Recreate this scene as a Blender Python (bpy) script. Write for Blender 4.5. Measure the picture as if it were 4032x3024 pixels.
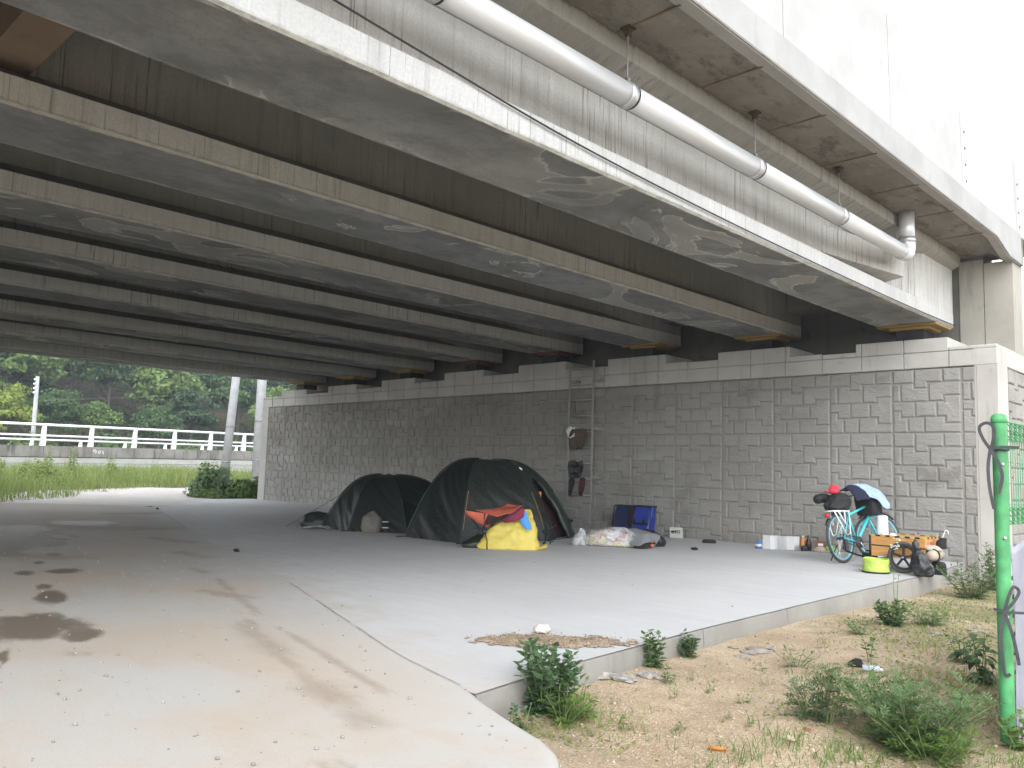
import bpy, math, random
import numpy as np
from mathutils import Vector, Matrix, noise as mnoise
for _o in list(bpy.data.objects): bpy.data.objects.remove(_o)
SC = bpy.context.scene
COL = SC.collection
rad = math.radians
# ------------------------------------------------------------------ camera
CAMZ = 1.2
RM = [[0.71735, 0.04987, 0.69493], [0.69603, -0.09536, -0.71165], [0.03078, 0.99419, -0.10312]]
cam_d = bpy.data.cameras.new('camera')
cam = bpy.data.objects.new('camera', cam_d); COL.objects.link(cam)
mw = Matrix([RM[0] + [0], RM[1] + [0], RM[2] + [CAMZ], [0, 0, 0, 1]])
cam.matrix_world = mw
cam_d.sensor_width = 36.0; cam_d.lens = 36.0 * 3305.0 / 4032.0
cam_d.clip_start = 0.05; cam_d.clip_end = 2000
SC.camera = cam
# ------------------------------------------------------------------ sky and light (bright overcast day)
SUN_EL, SUN_AZ = 42.0, 135.0
w = bpy.data.worlds.new('World'); SC.world = w; w.use_nodes = True
nt = w.node_tree; nt.nodes.clear()
sky = nt.nodes.new('ShaderNodeTexSky'); sky.sky_type = 'NISHITA'; sky.sun_disc = False
sky.sun_elevation = rad(SUN_EL); sky.sun_rotation = rad(SUN_AZ); sky.air_density = 1.0; sky.dust_density = 0.4; sky.ozone_density = 1.0
hs = nt.nodes.new('ShaderNodeHueSaturation'); hs.inputs['Saturation'].default_value = 0.13
bg = nt.nodes.new('ShaderNodeBackground'); bg.inputs['Strength'].default_value = 0.15
out = nt.nodes.new('ShaderNodeOutputWorld')
nt.links.new(sky.outputs[0], hs.inputs['Color']); nt.links.new(hs.outputs[0], bg.inputs[0]); nt.links.new(bg.outputs[0], out.inputs[0])
sd = bpy.data.lights.new('sun', 'SUN'); sd.energy = 0.5; sd.angle = rad(50); sd.color = (1.0, 0.98, 0.96)
sun = bpy.data.objects.new('sun', sd); COL.objects.link(sun)
_az = rad(SUN_AZ)   # compass angle: x = sin, y = cos
_sdir = Vector((math.sin(_az) * math.cos(rad(SUN_EL)), math.cos(_az) * math.cos(rad(SUN_EL)), math.sin(rad(SUN_EL))))
sun.rotation_euler = _sdir.to_track_quat('Z', 'Y').to_euler()
SC.view_settings.view_transform = 'Standard'; SC.view_settings.look = 'None'
SC.view_settings.exposure = 2.2; SC.view_settings.gamma = 1.0; SC.view_settings.use_curve_mapping = False
SC.render.engine = 'CYCLES'
cy = SC.cycles
cy.max_bounces = 9; cy.diffuse_bounces = 7; cy.glossy_bounces = 3; cy.transmission_bounces = 4; cy.transparent_max_bounces = 8
cy.caustics_reflective = False; cy.caustics_refractive = False; cy.use_denoising = True
try: cy.denoiser = 'OPENIMAGEDENOISE'
except Exception: pass
cy.sample_clamp_indirect = 6.0

# ------------------------------------------------------------------ helpers
rnd = random.Random(7)
FPX = 3305.0
def wray(px, py):
    v = Vector(((px - 2016) / FPX, -(py - 1512) / FPX, -1.0))
    return Vector([sum(RM[i][j] * v[j] for j in range(3)) for i in range(3)])
def n3(p, s=1.0, seed=0.0):
    return mnoise.noise(Vector((p[0] * s + seed, p[1] * s - seed * 1.7, p[2] * s + seed * .6)))
def lerp(a, b, t): return a + (b - a) * t
def interp(x, xs, ys): return float(np.interp(x, xs, ys))

def tag(o, label=None, cat=None, group=None, kind=None):
    if label: o['label'] = label
    if cat: o['category'] = cat
    if group: o['group'] = group
    if kind: o['kind'] = kind
    return o
def thing(name, label, cat, loc=(0, 0, 0), group=None, rz=0.0):
    o = bpy.data.objects.new(name, None); COL.objects.link(o)
    o.empty_display_size = 0.1; o.location = loc; o.rotation_euler = (0, 0, rz)
    return tag(o, label, cat, group)
def mesh_obj(name, verts, faces, mat=None, parent=None, smooth=False, mats=None, fmat=None):
    me = bpy.data.meshes.new(name)
    me.from_pydata([tuple(v) for v in verts], [], [tuple(f) for f in faces])
    if mats:
        for m in mats: me.materials.append(m)
        if fmat is not None: me.polygons.foreach_set('material_index', fmat)
    elif mat: me.materials.append(mat)
    if smooth: me.polygons.foreach_set('use_smooth', [True] * len(me.polygons))
    me.update()
    o = bpy.data.objects.new(name, me); COL.objects.link(o)
    if parent: o.parent = parent
    return o
def share(name, me, parent=None, loc=(0, 0, 0)):
    o = bpy.data.objects.new(name, me); COL.objects.link(o); o.location = loc
    if parent: o.parent = parent
    return o
def fast_quads(name, V, Q, mat, parent=None, smooth=False, attr=None):
    """V (n,3) array, Q (m,k) array of equal sized faces"""
    V = np.asarray(V, np.float32); Q = np.asarray(Q, np.int32); k = Q.shape[1]
    me = bpy.data.meshes.new(name)
    me.vertices.add(len(V)); me.vertices.foreach_set('co', V.ravel())
    me.loops.add(Q.size); me.loops.foreach_set('vertex_index', Q.ravel())
    me.polygons.add(len(Q)); me.polygons.foreach_set('loop_start', np.arange(0, Q.size, k, dtype=np.int32))
    try: me.polygons.foreach_set('loop_total', np.full(len(Q), k, np.int32))
    except Exception: pass
    if smooth: me.polygons.foreach_set('use_smooth', np.ones(len(Q), bool))
    me.update(calc_edges=True); me.validate()
    if attr is not None:
        for an, av in attr.items():
            a = me.attributes.new(an, 'FLOAT', 'POINT'); a.data.foreach_set('value', np.asarray(av, np.float32))
    if mat: me.materials.append(mat)
    o = bpy.data.objects.new(name, me); COL.objects.link(o)
    if parent: o.parent = parent
    return o

class MB:
    """collects shapes into one mesh"""
    def __init__(s): s.v = []; s.f = []
    def add(s, verts, faces):
        b = len(s.v); s.v += [tuple(p) for p in verts]; s.f += [tuple(b + i for i in f) for f in faces]; return s
    def box(s, x0, x1, y0, y1, z0, z1, ch=0.0):
        if ch <= 0:
            s.add([(x0,y0,z0),(x1,y0,z0),(x1,y1,z0),(x0,y1,z0),(x0,y0,z1),(x1,y0,z1),(x1,y1,z1),(x0,y1,z1)],
                  [(0,3,2,1),(4,5,6,7),(0,1,5,4),(1,2,6,5),(2,3,7,6),(3,0,4,7)])
        else:
            V = []; idx = {}
            xs, ys, zs = (x0, x1), (y0, y1), (z0, z1)
            for i in (0,1):
                for j in (0,1):
                    for k in (0,1):
                        sx, sy, sz = (1,-1)[i], (1,-1)[j], (1,-1)[k]
                        for ax in range(3):
                            p = [xs[i], ys[j], zs[k]]
                            for q, sg in enumerate((sx, sy, sz)):
                                if q != ax: p[q] += sg * ch
                            idx[(i,j,k,ax)] = len(V); V.append(p)
            F = []
            for ax in range(3):
                o1, o2 = [q for q in range(3) if q != ax]
                for sd_ in (0, 1):
                    ring = []
                    for a_, b_ in ((0,0),(1,0),(1,1),(0,1)):
                        c = [0,0,0]; c[ax] = sd_; c[o1] = a_; c[o2] = b_
                        ring.append(idx[(c[0],c[1],c[2],ax)])
                    F.append(ring)
            for ax in range(3):
                o1, o2 = [q for q in range(3) if q != ax]
                for a_ in (0,1):
                    for b_ in (0,1):
                        c0 = [0,0,0]; c0[o1] = a_; c0[o2] = b_; c1 = list(c0); c1[ax] = 1
                        F.append([idx[(*c0,o1)], idx[(*c1,o1)], idx[(*c1,o2)], idx[(*c0,o2)]])
            for i in (0,1):
                for j in (0,1):
                    for k in (0,1): F.append([idx[(i,j,k,0)], idx[(i,j,k,1)], idx[(i,j,k,2)]])
            s.add(V, F)
        return s
    def obox(s, c, ax, ay, az):
        c = Vector(c); ax = Vector(ax); ay = Vector(ay); az = Vector(az)
        P = [c + ax*i + ay*j + az*k for k in (-1,1) for j in (-1,1) for i in (-1,1)]
        s.add(P, [(0,2,3,1),(4,5,7,6),(0,1,5,4),(1,3,7,5),(3,2,6,7),(2,0,4,6)]); return s
    def tube(s, pts, r, n=8, cap=True, closed=False):
        pts = [Vector(p) for p in pts]; m = len(pts)
        rs = r if isinstance(r, (list, tuple)) else [r] * m
        T = []
        for i in range(m):
            if closed: d = pts[(i+1) % m] - pts[i-1]
            else: d = pts[min(i+1, m-1)] - pts[max(i-1, 0)]
            if d.length < 1e-9: d = Vector((0,0,1))
            T.append(d.normalized())
        up = Vector((0,0,1)) if abs(T[0].z) < .95 else Vector((1,0,0))
        nrm = (up - T[0] * up.dot(T[0])).normalized(); V = []
        for i in range(m):
            nrm = nrm - T[i] * nrm.dot(T[i])
            if nrm.length < 1e-6: nrm = T[i].orthogonal()
            nrm.normalize(); bi = T[i].cross(nrm)
            for k in range(n):
                a = 2 * math.pi * k / n
                V.append(pts[i] + (nrm * math.cos(a) + bi * math.sin(a)) * rs[i])
        F = []
        for i in range(m if closed else m - 1):
            a, b = i * n, ((i + 1) % m) * n
            for k in range(n): F.append((a + k, a + (k+1) % n, b + (k+1) % n, b + k))
        if cap and not closed: F += [tuple(range(n))[::-1], tuple(range((m-1)*n, m*n))]
        s.add(V, F); return s
    def lathe(s, prof, c=(0,0,0), n=20, axis='z', ang=2*math.pi):
        c = Vector(c); V = []; m = len(prof)
        for k in range(n):
            a = ang * k / n; ca, sa = math.cos(a), math.sin(a)
            for r, h in prof:
                p = {'z': (r*ca, r*sa, h), 'y': (r*ca, h, r*sa), 'x': (h, r*ca, r*sa)}[axis]
                V.append(c + Vector(p))
        F = []
        for k in range(n):
            a, b = k*m, ((k+1) % n)*m
            for i in range(m-1): F.append((a+i, b+i, b+i+1, a+i+1))
        s.add(V, F); return s
    def prism(s, poly, d):
        """poly list of 3-D points, extruded by vector d"""
        d = Vector(d); n = len(poly); P = [Vector(p) for p in poly]
        s.add(P + [p + d for p in P], [tuple(range(n))[::-1], tuple(range(n, 2*n))] + [(i, (i+1) % n, n + (i+1) % n, n + i) for i in range(n)]); return s
    def xf(s, M, start=0):
        s.v = s.v[:start] + [tuple(M @ Vector(p)) for p in s.v[start:]]; return s
    def jit(s, a, sc, seed=0):
        s.v = [(p[0] + a*n3(p, sc, seed), p[1] + a*n3(p, sc, seed+9), p[2] + a*n3(p, sc, seed+23)) for p in s.v]; return s
    def build(s, name, mat=None, parent=None, smooth=False, mats=None, fmat=None):
        return mesh_obj(name, s.v, s.f, mat, parent, smooth, mats, fmat)

def smooth_path(pts, n=6):
    P = [Vector(p) for p in pts]; out_ = []
    for i in range(len(P) - 1):
        p0, p1, p2, p3 = P[max(i-1,0)], P[i], P[i+1], P[min(i+2,len(P)-1)]
        for k in range(n):
            t = k / n
            out_.append(0.5*((2*p1) + (p2-p0)*t + (2*p0-5*p1+4*p2-p3)*t*t + (3*p1-p0-3*p2+p3)*t**3))
    out_.append(P[-1]); return out_
def cloth(name, ctrl, mat, parent=None, res=5, thick=0.004, wr=0.006, sc=14, seed=0):
    """a sheet through a grid of control points, wrinkled, with thickness"""
    rows = [smooth_path(r, res) for r in ctrl]
    cols = [smooth_path([r[j] for r in rows], res) for j in range(len(rows[0]))]
    m, n = len(cols[0]), len(cols)
    top, bot = [], []
    for i in range(m):
        for j in range(n):
            p = cols[j][i]
            du = cols[min(j+1,n-1)][i] - cols[max(j-1,0)][i]; dv = cols[j][min(i+1,m-1)] - cols[j][max(i-1,0)]
            N = du.cross(dv); N = N.normalized() if N.length > 1e-9 else Vector((0,0,1))
            d = wr * (n3(p, sc, seed) + .5 * n3(p, sc*2.3, seed+5))
            top.append(p + N * (d + thick/2)); bot.append(p + N * (d - thick/2))
    F = []; o = m*n
    for i in range(m-1):
        for j in range(n-1):
            a, b, c, d = i*n+j, i*n+j+1, (i+1)*n+j+1, (i+1)*n+j
            F += [(a,b,c,d), (o+d,o+c,o+b,o+a)]
    ring = [j for j in range(n)] + [i*n+n-1 for i in range(1,m)] + [(m-1)*n+j for j in range(n-2,-1,-1)] + [i*n for i in range(m-2,0,-1)]
    for a, b in zip(ring, ring[1:] + ring[:1]): F.append((b, a, o+a, o+b))
    return mesh_obj(name, top + bot, F, mat, parent, True)
def loft_v(sections, n=28, e=2.6, steps=5, wr=0.0, sc=8, seed=0, rot=0.0):
    """sections: (z, cx, cy, rx, ry); returns verts, faces of a closed lumpy bag"""
    Z = [Vector(s) if len(s) == 3 else s for s in sections]
    def cat(i, t):
        a, b, c, d = (sections[max(i-1,0)], sections[i], sections[i+1], sections[min(i+2,len(sections)-1)])
        return [0.5*((2*b[k]) + (c[k]-a[k])*t + (2*a[k]-5*b[k]+4*c[k]-d[k])*t*t + (3*b[k]-a[k]-3*c[k]+d[k])*t**3) for k in range(5)]
    S = []
    for i in range(len(sections)-1):
        for k in range(steps): S.append(cat(i, k/steps))
    S.append(list(sections[-1])); V = []; F = []
    for (z, cx, cy_, rx, ry) in S:
        rx = max(rx, .001); ry = max(ry, .001)
        for k in range(n):
            a = 2*math.pi*k/n; ca, sa = math.cos(a), math.sin(a)
            q = (abs(ca)**e + abs(sa)**e) ** (-1/e)
            p = Vector((cx + rx*q*ca, cy_ + ry*q*sa, z))
            if wr:
                d = wr * (n3(p, sc, seed) + .6*n3(p, sc*2.4, seed+3)); nn = Vector((ca, sa, .3))
                p = p + nn * d
            V.append(p)
    for i in range(len(S)-1):
        for k in range(n): F.append((i*n+k, i*n+(k+1) % n, (i+1)*n+(k+1) % n, (i+1)*n+k))
    F += [tuple(range(n))[::-1], tuple(range((len(S)-1)*n, len(S)*n))]
    if rot:
        c_, s_ = math.cos(rot), math.sin(rot); V = [Vector((p.x*c_-p.y*s_, p.x*s_+p.y*c_, p.z)) for p in V]
    return V, F
def vframe(o):
    """right / away axes as seen from the camera's side, at a spot on the ground"""
    a = Vector((o[0], o[1], 0)).normalized(); r = Vector((a.y, -a.x, 0)); O = Vector(o)
    return (lambda R_, A_, Z_: O + r*R_ + a*A_ + Vector((0,0,Z_))), math.atan2(r.y, r.x)
ORD = ['first','second','third','fourth','fifth','sixth','seventh','eighth','ninth','tenth','eleventh','twelfth','thirteenth','fourteenth','fifteenth','sixteenth','seventeenth','eighteenth','nineteenth','twentieth']
def imx(p):
    d = Vector((p[0], p[1], p[2] - CAMZ)); q = [sum(RM[i][j]*d[i] for i in range(3)) for j in range(3)]
    return -q[0]/q[2]

# ------------------------------------------------------------------ materials
class NT:
    def __init__(s, name):
        s.m = bpy.data.materials.new(name); s.m.use_nodes = True; s.t = s.m.node_tree; s.t.nodes.clear()
        s.o = s.t.nodes.new('ShaderNodeOutputMaterial'); s.b = s.t.nodes.new('ShaderNodeBsdfPrincipled')
        s.t.links.new(s.b.outputs[0], s.o.inputs['Surface']); s.b.inputs['Roughness'].default_value = .85
        s.b.inputs['Specular IOR Level'].default_value = .3
    def n(s, ty, **kw):
        x = s.t.nodes.new('ShaderNode' + ty)
        for k, v in kw.items(): setattr(x, k, v)
        return x
    def L(s, a, b): s.t.links.new(a, b)
    def put(s, sock, v):
        if hasattr(v, 'is_output'): s.L(v, sock)
        elif isinstance(v, (tuple, list)) and len(v) == 3 and sock.type == 'RGBA': sock.default_value = (*v, 1)
        else: sock.default_value = v
    def pos(s): return s.n('NewGeometry').outputs['Position']
    def obj(s): return s.n('TexCoord').outputs['Object']
    def map(s, v, sc=(1,1,1), rot=(0,0,0), loc=(0,0,0)):
        x = s.n('Mapping'); x.inputs['Scale'].default_value = sc; x.inputs['Rotation'].default_value = rot; x.inputs['Location'].default_value = loc
        s.L(v, x.inputs[0]); return x.outputs[0]
    def noise(s, v, sc=1, det=4, ro=.55, dist=0.0):
        x = s.n('TexNoise'); x.inputs['Scale'].default_value = sc; x.inputs['Detail'].default_value = det
        x.inputs['Roughness'].default_value = ro; x.inputs['Distortion'].default_value = dist; s.L(v, x.inputs['Vector']); return x.outputs[0]
    def voro(s, v, sc=1, feat='F1', out='Distance'):
        x = s.n('TexVoronoi', feature=feat); x.inputs['Scale'].default_value = sc; s.L(v, x.inputs['Vector']); return x.outputs[out]
    def mr(s, v, a, b, c=0.0, d=1.0, smooth=True):
        x = s.n('MapRange'); x.interpolation_type = 'SMOOTHSTEP' if smooth else 'LINEAR'
        s.put(x.inputs[0], v)
        for i, q in enumerate((a, b, c, d)): x.inputs[i+1].default_value = q
        return x.outputs[0]
    def math(s, op, a, b=0.0):
        x = s.n('Math', operation=op); s.put(x.inputs[0], a); s.put(x.inputs[1], b); return x.outputs[0]
    def mix(s, f, a, b, mode='MIX'):
        x = s.n('Mix', data_type='RGBA', blend_type=mode); s.put(x.inputs[0], f); s.put(x.inputs[6], a); s.put(x.inputs[7], b); return x.outputs[2]
    def bump(s, h, st=.3, d=.02, nrm=None):
        x = s.n('Bump'); x.inputs['Strength'].default_value = st; x.inputs['Distance'].default_value = d; s.L(h, x.inputs['Height'])
        if nrm is not None: s.L(nrm, x.inputs['Normal'])
        return x.outputs[0]
    def island(s): return s.n('NewGeometry').outputs['Random Per Island']
    def attr(s, name): x = s.n('Attribute'); x.attribute_name = name; return x.outputs['Fac']
    def col(s, c): s.put(s.b.inputs['Base Color'], c); return s
    def rough(s, r): s.put(s.b.inputs['Roughness'], r); return s
    def nrm(s, n): s.L(n, s.b.inputs['Normal']); return s
def lin(r, g, b):
    f = lambda c: ((c/255+.055)/1.055)**2.4 if c > 10 else c/255/12.92
    return (f(r), f(g), f(b))
def plain(name, c, r=.6, metal=0.0, var=.12, sc=25, bump=0.0, spec=.4, world=False):
    t = NT(name); v = t.pos() if world else t.obj()
    f = t.mr(t.noise(v, sc, 4), .3, .7)
    t.col(t.mix(f, tuple(q*(1-var) for q in c), tuple(min(1, q*(1+var)) for q in c))).rough(r)
    t.b.inputs['Metallic'].default_value = metal; t.b.inputs['Specular IOR Level'].default_value = spec
    if bump: t.nrm(t.bump(t.noise(v, sc*1.5, 4), bump, .01))
    return t.m
# ---- concretes
def m_girder_side(name='girder_side_concrete', a=(.40, .395, .375), b=(.50, .495, .475), dk=1.0):
    t = NT(name); p = t.pos()
    big = t.noise(t.map(p, (.6, .45, 1.0)), 1.3, 5, .6)
    st = t.noise(t.map(p, (1.5, 5, .25)), 1.7, 7, .7, .3)      # vertical runs of water
    st2 = t.noise(t.map(p, (3, 21, .5)), 1.5, 3, .6)
    fine = t.noise(p, 45, 3); pit = t.voro(p, 16)
    c = t.mix(t.mr(big, .3, .7), a, b)
    c = t.mix(t.mr(st, .48, .72, 0, .5), c, tuple(q*.62 for q in a))
    c = t.mix(t.math('MULTIPLY', t.mr(st2, .56, .68, 0, .8), t.mr(big, .4, .6)), c, tuple(q*.38 for q in a))
    c = t.mix(t.mr(st, .25, .42, .6, 0), c, tuple(min(.75, q*1.35) for q in b))
    c = t.mix(t.mr(fine, .35, .65, 0, .22), c, tuple(q*.6 for q in a))
    c = t.mix(t.mr(pit, .0, .10, .45, 0), c, tuple(q*.45 for q in a))
    e = t.attr('edge'); en = t.math('ADD', e, t.math('MULTIPLY', t.math('SUBTRACT', t.noise(t.map(p, (1, 2.5, 1)), 4.5, 6, .7), .5), 1.3))
    c = t.mix(t.mr(en, .55, .95, 0, .7*dk), c, tuple(q*v for q, v in zip(a, (.40, .40, .30))))
    t.col(c).rough(.9).nrm(t.bump(t.math('ADD', fine, t.math('MULTIPLY', st2, .6)), .3, .012)); return t.m
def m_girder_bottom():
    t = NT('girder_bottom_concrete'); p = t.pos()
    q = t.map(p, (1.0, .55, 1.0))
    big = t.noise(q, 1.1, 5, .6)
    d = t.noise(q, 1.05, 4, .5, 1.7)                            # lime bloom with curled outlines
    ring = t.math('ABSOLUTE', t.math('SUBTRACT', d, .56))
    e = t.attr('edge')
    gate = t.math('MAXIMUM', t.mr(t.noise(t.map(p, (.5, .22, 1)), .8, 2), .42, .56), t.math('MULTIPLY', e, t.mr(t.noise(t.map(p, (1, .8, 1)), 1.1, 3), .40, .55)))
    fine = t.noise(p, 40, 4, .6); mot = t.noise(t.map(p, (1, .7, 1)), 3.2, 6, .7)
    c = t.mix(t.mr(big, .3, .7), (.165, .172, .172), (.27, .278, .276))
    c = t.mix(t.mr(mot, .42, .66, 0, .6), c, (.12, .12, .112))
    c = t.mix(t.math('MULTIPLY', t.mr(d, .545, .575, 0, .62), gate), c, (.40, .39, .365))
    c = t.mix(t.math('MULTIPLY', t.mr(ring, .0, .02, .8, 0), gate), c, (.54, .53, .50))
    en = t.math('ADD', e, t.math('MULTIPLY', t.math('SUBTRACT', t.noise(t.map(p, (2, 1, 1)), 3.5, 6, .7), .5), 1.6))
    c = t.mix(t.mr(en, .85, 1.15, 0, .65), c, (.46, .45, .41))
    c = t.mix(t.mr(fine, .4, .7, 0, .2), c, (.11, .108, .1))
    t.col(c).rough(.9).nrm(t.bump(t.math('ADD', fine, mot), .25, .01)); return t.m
def m_crust():
    t = NT('lime_crust'); p = t.pos(); n1 = t.noise(t.map(p, (1, .8, 1)), 7, 7, .75)
    c = t.mix(t.mr(n1, .34, .58), (.30, .292, .26), (.44, .43, .39)); t.col(c).rough(.95).nrm(t.bump(t.noise(p, 30, 4), .6, .02)); return t.m
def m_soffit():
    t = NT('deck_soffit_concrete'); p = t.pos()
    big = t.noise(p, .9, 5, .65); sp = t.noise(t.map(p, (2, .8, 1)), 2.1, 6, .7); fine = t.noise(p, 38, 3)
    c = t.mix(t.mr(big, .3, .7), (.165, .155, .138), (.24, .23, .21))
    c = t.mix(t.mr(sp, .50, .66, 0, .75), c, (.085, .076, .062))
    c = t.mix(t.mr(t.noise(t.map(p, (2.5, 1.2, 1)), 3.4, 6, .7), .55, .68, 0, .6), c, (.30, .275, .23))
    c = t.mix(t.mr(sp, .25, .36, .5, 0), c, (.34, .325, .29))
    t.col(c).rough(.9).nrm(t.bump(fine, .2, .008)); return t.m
def m_parapet(name='parapet_concrete', k=1.0):
    t = NT(name); p = t.pos()
    big = t.noise(p, 1.1, 5, .6); sp = t.noise(t.map(p, (1, 3, .8)), 1.6, 6, .7, .5); fine = t.noise(p, 60, 3)
    c = t.mix(t.mr(big, .3, .7), tuple(.35*k*q for q in (1, 1, .985)), tuple(.43*k*q for q in (1, 1, .99)))
    c = t.mix(t.mr(sp, .57, .70, 0, .45), c, (.30*k, .29*k, .265*k))
    c = t.mix(t.mr(t.noise(t.map(p, (1, 5, .5)), 1.1, 3), .66, .78, 0, .5), c, (.46, .36, .22))
    t.col(c).rough(.9).nrm(t.bump(fine, .15, .006)); return t.m
def m_stone():
    t = NT('formed_stone_concrete'); p = t.pos()
    isl = t.n('ObjectInfo').outputs['Random']
    big = t.noise(t.map(p, (.8, 1, 1.1)), .55, 4, .6)
    ch = t.noise(t.map(p, (11, 11, 34), (0, rad(38), 0)), 1.0, 4, .62, .35)   # slanting chisel marks
    ch2 = t.noise(p, 34, 4, .6)
    blot = t.noise(p, 1.35, 5, .62); soot = t.noise(t.map(p, (.16, 1, .5)), 1.0, 4, .6); run = t.noise(t.map(p, (3.5, 1, .35)), 1.2, 5, .65)
    c = t.mix(t.mr(big, .3, .7), (.235, .228, .213), (.305, .297, .282))
    c = t.mix(t.math('MULTIPLY', isl, .35), c, (.26, .247, .218))
    c = t.mix(t.mr(blot, .56, .72, 0, .55), c, (.14, .128, .11))
    c = t.mix(t.mr(ch2, .5, .75, 0, .22), c, (.17, .16, .14))
    c = t.mix(t.mr(ch, .56, .68, 0, .25), c, (.36, .347, .325))
    c = t.mix(t.mr(soot, .46, .62, 0, .42), c, (.13, .12, .10))
    c = t.mix(t.mr(run, .56, .70, 0, .4), c, (.15, .14, .12))
    c = t.mix(t.mr(run, .26, .36, .3, 0), c, (.42, .41, .39))
    h = t.math('ADD', t.math('MULTIPLY', t.mr(ch, .35, .7), 1.0), t.math('MULTIPLY', ch2, .45))
    t.col(c).rough(.92).nrm(t.bump(h, .42, .02)); return t.m
def m_capcon(name='cap_concrete', a=(.34, .33, .305), b=(.43, .42, .395)):
    t = NT(name); p = t.pos()
    big = t.noise(p, .9, 5, .6); st = t.noise(t.map(p, (5, 5, .5)), 1.5, 5, .65); fine = t.noise(p, 45, 3); sp = t.noise(p, 3.2, 6, .7)
    c = t.mix(t.mr(big, .3, .7), a, b)
    c = t.mix(t.mr(st, .56, .72, 0, .45), c, tuple(q*.55 for q in a))
    c = t.mix(t.mr(sp, .60, .72, 0, .5), c, tuple(q*.6 for q in a))
    c = t.mix(t.mr(t.voro(p, 7), .0, .06, .5, 0), c, tuple(q*.4 for q in a))
    t.col(c).rough(.9).nrm(t.bump(fine, .2, .008)); return t.m
def m_slab():
    t = NT('slab_concrete'); p = t.pos()
    big = t.noise(p, .35, 5, .6); br = t.noise(t.map(p, (1.2, 5, 1), (0,0,rad(18))), 1.2, 5, .65); fine = t.noise(p, 55, 4, .6)
    sm = t.noise(t.map(p, (1, 2.6, 1), (0,0,rad(-20))), 1.6, 5, .7)
    c = t.mix(t.mr(big, .3, .7), (.43, .435, .437), (.50, .503, .502))
    c = t.mix(t.mr(br, .35, .7, 0, .35), c, (.40, .40, .397))
    c = t.mix(t.mr(sm, .62, .74, 0, .35), c, (.285, .28, .27))
    c = t.mix(t.mr(fine, .45, .75, 0, .12), c, (.25, .25, .245))
    sp = t.mr(t.voro(t.map(p, (1, 1.6, 1)), 5.5), .0, .05, .55, 0)
    c = t.mix(t.math('MULTIPLY', sp, t.mr(t.noise(p, 1.7, 2), .5, .6)), c, (.22, .22, .21))
    # brown soil washed over from the road side
    edge = t.attr('sand'); e2 = t.math('ADD', edge, t.math('MULTIPLY', t.math('SUBTRACT', t.noise(p, 2.4, 6, .65), .5), .9))
    c = t.mix(t.mr(e2, .25, .8, 0, .8), c, (.42, .355, .29))
    t.col(c).rough(t.mr(br, .3, .7, .62, .85)).nrm(t.bump(fine, .15, .006)); return t.m
def m_road():
    t = NT('sandy_road_concrete'); p = t.pos()
    n1 = t.noise(p, .55, 5, .62); n2 = t.noise(t.map(p, (.8, 2.2, 1), (0,0,rad(22))), 1.5, 6, .68, .3); fine = t.noise(p, 60, 4, .6)
    g = t.noise(p, 150, 2, .5)
    c = t.mix(t.mr(n1, .38, .62), (.405, .395, .375), (.415, .36, .30))        # bare concrete, thin sand
    c = t.mix(t.mr(n2, .50, .66, 0, .65), c, (.41, .345, .28))
    c = t.mix(t.mr(n2, .30, .40, .35, 0), c, (.36, .36, .352))
    c = t.mix(t.mr(g, .4, .75, 0, .25), c, (.30, .25, .20))
    c = t.mix(t.math('MULTIPLY', t.attr('pale'), t.mr(n1, .3, .6, 1, .55)), c, (.43, .43, .425))
    s = t.attr('stain'); jn = t.math('SUBTRACT', t.noise(t.map(p, (.7, 1.4, 1), (0,0,rad(20))), 3.0, 7, .68), .5)
    sw = t.math('ADD', s, t.math('MULTIPLY', jn, 1.25))
    wet = t.mr(sw, .34, .74)
    c = t.mix(t.math('MULTIPLY', wet, .88), c, (.135, .105, .078))
    d = t.attr('damp'); dw = t.math('ADD', d, t.math('MULTIPLY', jn, 1.7))
    c = t.mix(t.mr(dw, .30, 1.35, 0, .66), c, (.25, .20, .15))
    t.col(c).rough(t.mr(wet, 0, 1, .85, .5)).nrm(t.bump(t.math('ADD', fine, g), .25, .008)); return t.m
def m_dirt():
    t = NT('sandy_dirt'); p = t.pos()
    n1 = t.noise(p, 1.1, 6, .65); n2 = t.noise(p, 4.5, 5, .65); gr = t.voro(p, 95, out='Color'); gd = t.voro(p, 95); g2 = t.voro(p, 240, out='Color')
    c = t.mix(t.mr(n1, .35, .65), (.34, .25, .16), (.47, .37, .25))
    c = t.mix(t.mr(n2, .52, .7, 0, .6), c, (.255, .18, .11))
    sep = t.n('SeparateColor'); t.L(gr, sep.inputs[0]); sep2 = t.n('SeparateColor'); t.L(g2, sep2.inputs[0])
    c = t.mix(t.mr(sep.outputs[0], .72, .95, 0, .5), c, (.60, .53, .42))
    c = t.mix(t.mr(sep.outputs[1], .8, .97, 0, .6), c, (.16, .115, .075))
    c = t.mix(t.mr(sep2.outputs[0], .75, .95, 0, .4), c, (.58, .50, .38))
    m = t.attr('moss'); mm = t.math('ADD', m, t.math('MULTIPLY', t.math('SUBTRACT', n2, .5), .9))
    c = t.mix(t.mr(mm, .3, 1.1, 0, .5), c, (.17, .15, .08))
    h = t.math('ADD', t.math('MULTIPLY', gd, 1.2), t.math('MULTIPLY', n2, 1.5))
    t.col(c).rough(.95).nrm(t.bump(h, .6, .015)); return t.m
MT = {}
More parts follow.
